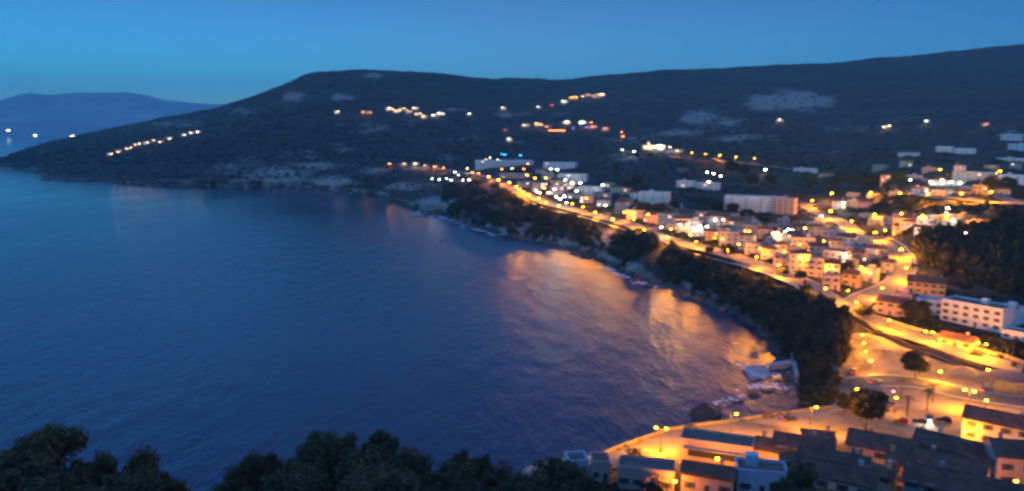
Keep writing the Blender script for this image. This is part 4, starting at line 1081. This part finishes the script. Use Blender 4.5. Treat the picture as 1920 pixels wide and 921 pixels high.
for x, y, z, px, k in sample(1800, 60, 900, 10.2, 13, lambda px, k, x, y: not near_road(x, y, 12) and not near_site(x, y, 4)):
    s = RNG.uniform(1.5, 4.0); sp.append((x, y, z - .6, s, s * RNG.uniform(.6, 1.0)))
wood("hillside_scrub", sp, 'foliage scrub', bush)
sp = []
for x, y, z, px, k in sample(500, -100, 1250, 1.4, 4.0):
    s = RNG.uniform(1.2, 2.4); sp.append((x, y, z - .3, s, s * 1.0))
wood("slope_shrubs", sp, 'foliage dark', ws)

# ------------------------------------------------------------------ shore rocks, foam, slipway
def rock_mesh(seed, n=3):
    import bmesh
    bm = bmesh.new(); bmesh.ops.create_icosphere(bm, subdivisions=n, radius=1.0)
    for v in bm.verts:
        d = v.co.normalized(); v.co = d * (1 + .38 * noise.noise(d * 1.6 + Vector((seed, 0, 0))) + .16 * noise.noise(d * 4 + Vector((0, seed, 0)))); v.co.z *= .7
    me = bpy.data.meshes.new("rock"); bm.to_mesh(me); bm.free(); me.materials.append(M['wet rock']); return me
RM = [rock_mesh(s * 3.7) for s in range(5)]
RM = [rock_mesh(s * 3.7 + 1, 2) for s in range(5)]
def at0(px, py, z=0.0):
    X, Y, Z = ray(px, py); t = (z - H) / Z; return Vector((X * t, Y * t, z))
SRV = [np.array([v.co[:] for v in m_.vertices]) for m_ in RM]; SRF = [np.array([list(p_.vertices) for p_ in m_.polygons]) for m_ in RM]
def rock_field(name, spots, m):
    Vs, Qs, o_ = [], [], 0
    for x, y, z, sx_, sz_ in spots:
        k_ = RNG.randrange(5); t = RNG.uniform(0, 6.28); v = SRV[k_]; c, n = math.cos(t), math.sin(t)
        Vs.append(np.stack([(v[:, 0] * c - v[:, 1] * n) * sx_ + x, (v[:, 0] * n + v[:, 1] * c) * sx_ * .75 + y, v[:, 2] * sz_ + z], -1)); Qs.append(SRF[k_] + o_); o_ += len(v)
    return tag(link(name, np_mesh(name, np.concatenate(Vs), np.concatenate(Qs), M[m])), kind='stuff')
sp = []
for x, y, z, px, k in sample(520, 60, 1500, 7.85, 9.0):
    big = y / 500.0; s = RNG.uniform(.8, 2.6) * (.7 + .5 * big); sp.append((x, y, max(z, -.4), s * RNG.uniform(1, 1.8), s * RNG.uniform(.7, 1.5)))
for x, y, z, px, k in sample(90, 1460, 1575, 7.2, 8.6):
    s = RNG.uniform(.6, 1.8); sp.append((x, y, max(z, -.3), s * 1.3, s))
for x, y, z, px, k in sample(120, 1125, 1560, 4.95, 5.8):
    s = RNG.uniform(.8, 2.2); sp.append((x, y, z, s * 1.2, s))
rock_field("shore_rocks", sp, 'rock')
ROCKS = [(1320,778,7.0,1.0,'big black sea rock below the promenade lamp'),(1344,768,2.2,.6,'small dark rock just off the big black sea rock'),(1412,742,3,.5,'wet rock awash in the cove foam'),(1460,662,5.5,.9,'black block standing in for the dark shadow by the cove trees'),  # the block by the cove trees stands in for a dark shadow
 (1385,752,2.4,.4,'low wet rock on the seaward side of cove foam'),(1440,735,2.6,.5,'low wet rock before the pale slipway'),(1500,700,3.4,.8,'dark rock beside the tall pale quay wall'),(905,438,6,.6,'rock at the foot of the far wooded cliff'),
 (880,424,5,.5,'rock in the surf below the bend'),(800,404,7,.5,'flat shore rock on the headland side of bend'),(640,362,9,.5,'low shore rock at the end of the headland beach'),(88,338,14,.5,'rock islet at the tip of the headland'),
 (130,341,12,.5,'long rock shelf next to the headland islet'),(1190,527,4,.6,'rock in the white surf under the cliff road'),(1270,556,4,.6,'rock where the orange reflection begins'),(1080,477,5,.5,'rock under the pale scar of the cliff')]
for i, (px, py, s, f, lab) in enumerate(ROCKS):
    p = at0(px, py); o = link("rock", RM[i % 5], None, (p.x, p.y, -.2 * s * f), RNG.uniform(0, 6)); o.scale = (s, s * .8, s * f); tag(o, lab, 'rock', 'rocks along the shore')
FV, FF = [], []
def blob(px, py, wx, wy):
    c = at0(px, py); b0 = len(FV); n = 11; ph = RNG.uniform(0, 6)
    for i in range(n):
        t = 2 * math.pi * i / n; r = 1 + .45 * math.sin(3 * t + ph) * RNG.uniform(.3, 1)
        FV.append((c.x + wx * r * math.cos(t), c.y + wy * r * math.sin(t), .03 + .0004 * len(FF)))
    for i in range(1, n - 1): FF.append((b0, b0 + i, b0 + i + 1))
def foam_line(pts, n, spread, wx, wy):
    for _ in range(n):
        i = RNG.randrange(len(pts) - 1); t = RNG.random()
        x = pts[i][0] + (pts[i+1][0] - pts[i][0]) * t; y = pts[i][1] + (pts[i+1][1] - pts[i][1]) * t
        s = RNG.uniform(.35, 1.0); s *= .7; blob(x + RNG.gauss(0, spread), y + RNG.gauss(0, spread * .35), wx * s, wy * s)
foam_line([(1130,500),(1165,518),(1200,530),(1235,541)], 110, 5, 2.2, 2.4)
foam_line([(1235,542),(1275,552),(1310,562)], 16, 4, 1.6, 1.2)
foam_line([(770,398),(800,404),(850,414),(890,434),(930,441)], 90, 6, 4, 4)
foam_line([(625,357),(660,362)], 14, 5, 5, 4)
foam_line([(1390,733),(1430,727),(1470,731)], 46, 9, 1.3, 1.2)
foam_line([(1330,765),(1352,760),(1385,748)], 26, 8, 1.2, 1.0)
foam_line([(1392,690),(1410,706),(1440,712),(1480,702)], 40, 5, 1.4, 1.2)
me = bpy.data.meshes.new("foam"); me.from_pydata(FV, [], FF); me.materials.append(M['foam']); tag(link("foam", me), kind='stuff')
def slab(name, pts, z, th, m, label, cat):
    P = [at0(x, y, z) for x, y in pts]; n = len(P)
    mb = MB().add([(p.x, p.y, z) for p in P] + [(p.x, p.y, z - th) for p in P], [tuple(range(n)), tuple(range(n, 2 * n))[::-1]] + [(i, n + i, n + (i + 1) % n, (i + 1) % n) for i in range(n)])
    return tag(link(name, mb.mesh(name, M[m])), label, cat)
slab("slipway", [(1394,690),(1434,684),(1446,704),(1406,711)], .7, 2.2, 'pale slab', 'pale concrete slipway in the small cove below the trees', 'slipway')
slab("quay", [(1440,680),(1490,674),(1491,680),(1442,686)], 2.0, 3.4, 'pale slab', 'narrow pale quay joining slipway and tall wall in the cove', 'quay')
slab("quay_wall", [(1482,657),(1488,656),(1498,703),(1492,705)], 3.0, 5.0, 'pale slab', 'tall pale wall at the landward end of the cove', 'wall')

# ------------------------------------------------------------------ pavilion, cars
p = hit(1905, 735, kmin=4.5)
pv = tag(link("pavilion", None, None, (p.x, p.y + 4, p.z), 0), 'round pavilion with pale grey disc roof at the inland end of the plaza', 'pavilion')
link("roof", MB().lathe([(7.6, 4.0), (7.7, 4.35), (6.0, 4.75), (.3, 5.1)], 40).mesh("roof", M['roof deck']), pv)
for k in range(10):
    t = 2 * math.pi * k / 10
    link("column", MB().tube((6.6 * math.cos(t), 6.6 * math.sin(t), -.5), (6.6 * math.cos(t), 6.6 * math.sin(t), 4.1), .18, .16, 10).mesh("column", M['concrete']), pv)
link("base", MB().lathe([(7.4, -.6), (7.4, .2), (7.2, .25)], 40).mesh("base", M['concrete']), pv)

def car_meshes(m):
    body = MB(); prof = [(-2.1,.35),(-2.1,.75),(-1.95,.9),(-1.2,.95),(.75,.95),(1.9,.82),(2.1,.65),(2.1,.35)]
    n = len(prof)
    body.add([(x, -.85, z) for x, z in prof] + [(x, .85, z) for x, z in prof], [tuple(range(n)), tuple(range(n, 2*n))[::-1]] + [(i, n+i, n+(i+1) % n, (i+1) % n) for i in range(n)])
    cab = MB(); cp2 = [(-1.75,.951),(-1.35,1.42),(.1,1.45),(.85,.951)]
    cab.add([(x, -.74 if z > 1 else -.8, z) for x, z in cp2] + [(x, .74 if z > 1 else .8, z) for x, z in cp2], [(0,1,2,3),(7,6,5,4),(0,4,5,1),(2,6,7,3),(3,7,4,0)])
    rf = MB().add([(-1.35,-.745,1.425),(.1,-.745,1.455),(.1,.745,1.455),(-1.35,.745,1.425),(-1.3,-.7,1.47),(.05,-.7,1.5),(.05,.7,1.5),(-1.3,.7,1.47)], [(3,2,1,0),(4,5,6,7),(0,1,5,4),(1,2,6,5),(2,3,7,6),(3,0,4,7)])
    ty = MB().tube((0,-.1,0),(0,.1,0),.32,.32,16); ri = MB().tube((0,-.115,0),(0,.115,0),.19,.19,12)
    hl = MB().box(2.06,2.13,-.12,.12,.58,.72); tl = MB().box(-2.13,-2.08,-.12,.12,.62,.78)
    return [body.mesh("body", m), cab.mesh("cabin", M['glass']), rf.mesh("roof", m), ty.mesh("wheel", M['rubber']), ri.mesh("rim", M['rim']), hl.mesh("headlight", M['headlight']), tl.mesh("tail_light", M['tail light'])]
CM = {k: car_meshes(M[k]) for k in ('car dark', 'car silver', 'car red')}
def car(px, py, col, rz, label, lit=False, kmin=3.6):
    p = hit(px, py, kmin=kmin); b, c, r, w, ri, hl, tl = CM[col]
    root = tag(link("car", None, None, (p.x, p.y, p.z + .2), rz), label, 'car', 'cars by the plaza')
    link("body", b, root); link("cabin", c, root); link("roof", r, root)
    for x in (-1.3, 1.3):
        for y in (-.83, .83):
            wo_ = link("wheel", w, root, (x, y, .32)); link("rim", ri, wo_)
    for y in (-.6, .6):
        h = link("headlight", hl, root, (0, y, 0)); link("tail_light", tl, root, (0, y, 0))
        if not lit: h.data = HL_OFF
    if lit:
        d = bpy.data.lights.new("headlight_beam", 'SPOT'); d.energy = 3000; d.spot_size = math.radians(60); d.color = (1, .85, .6); d.shadow_soft_size = .1
        o = link("beam", d, root, (2.25, 0, .65)); o.rotation_euler = (0, math.radians(-82), 0)
HL_OFF = CM['car dark'][5].copy(); HL_OFF.materials.clear(); HL_OFF.materials.append(M['glass'])
car(1725, 796, 'car dark', 2.4, 'dark car parked at the plaza side of the roofs')
car(1770, 792, 'car dark', 2.6, 'dark car parked inland of the other dark car')
car(1742, 789, 'car silver', -2.2, 'silver car with lit headlights between two dark cars', True)
car(1690, 795, 'car red', 2.4, 'red car parked behind the orange-lit house')
car(1640, 720, 'car silver', .3, 'silver car on the grey plaza road near the steps', kmin=4.6)
car(1830, 668, 'car dark', -.5, 'dark car driving on the road above the plaza', kmin=10.5)

car(1600, 700, 'car dark', 1.2, 'dark car parked below the plaza steps lamps', kmin=4.6)
car(1850, 735, 'car silver', .2, 'silver car on the plaza road beside the round pavilion', kmin=4.6)
car(1480, 790, 'car dark', .25, 'dark car parked alone on the lit promenade', kmin=3.9)
car(1665, 762, 'car silver', 2.3, 'silver car parked among the palms', kmin=3.9)
car(1640, 612, 'car silver', -.6, 'silver car just past the junction on the road above the plaza', kmin=10.0)

# ------------------------------------------------------------------ haze
hz = MB().box(-20500, 20500, -1600, 20500, -40, 1250).mesh("haze", [])
hm = bpy.data.materials.new("haze air"); hm.use_nodes = True
nt = hm.node_tree; nt.nodes.clear()
ou = nt.nodes.new("ShaderNodeOutputMaterial"); pvn = nt.nodes.new("ShaderNodeVolumePrincipled")
pvn.inputs["Color"].default_value = (0.32, 0.79, 1.0, 1); pvn.inputs["Density"].default_value = 0.000068
nt.links.new(pvn.outputs[0], ou.inputs["Volume"])
hz.materials.append(hm)
tag(link("haze", hz), kind='stuff')
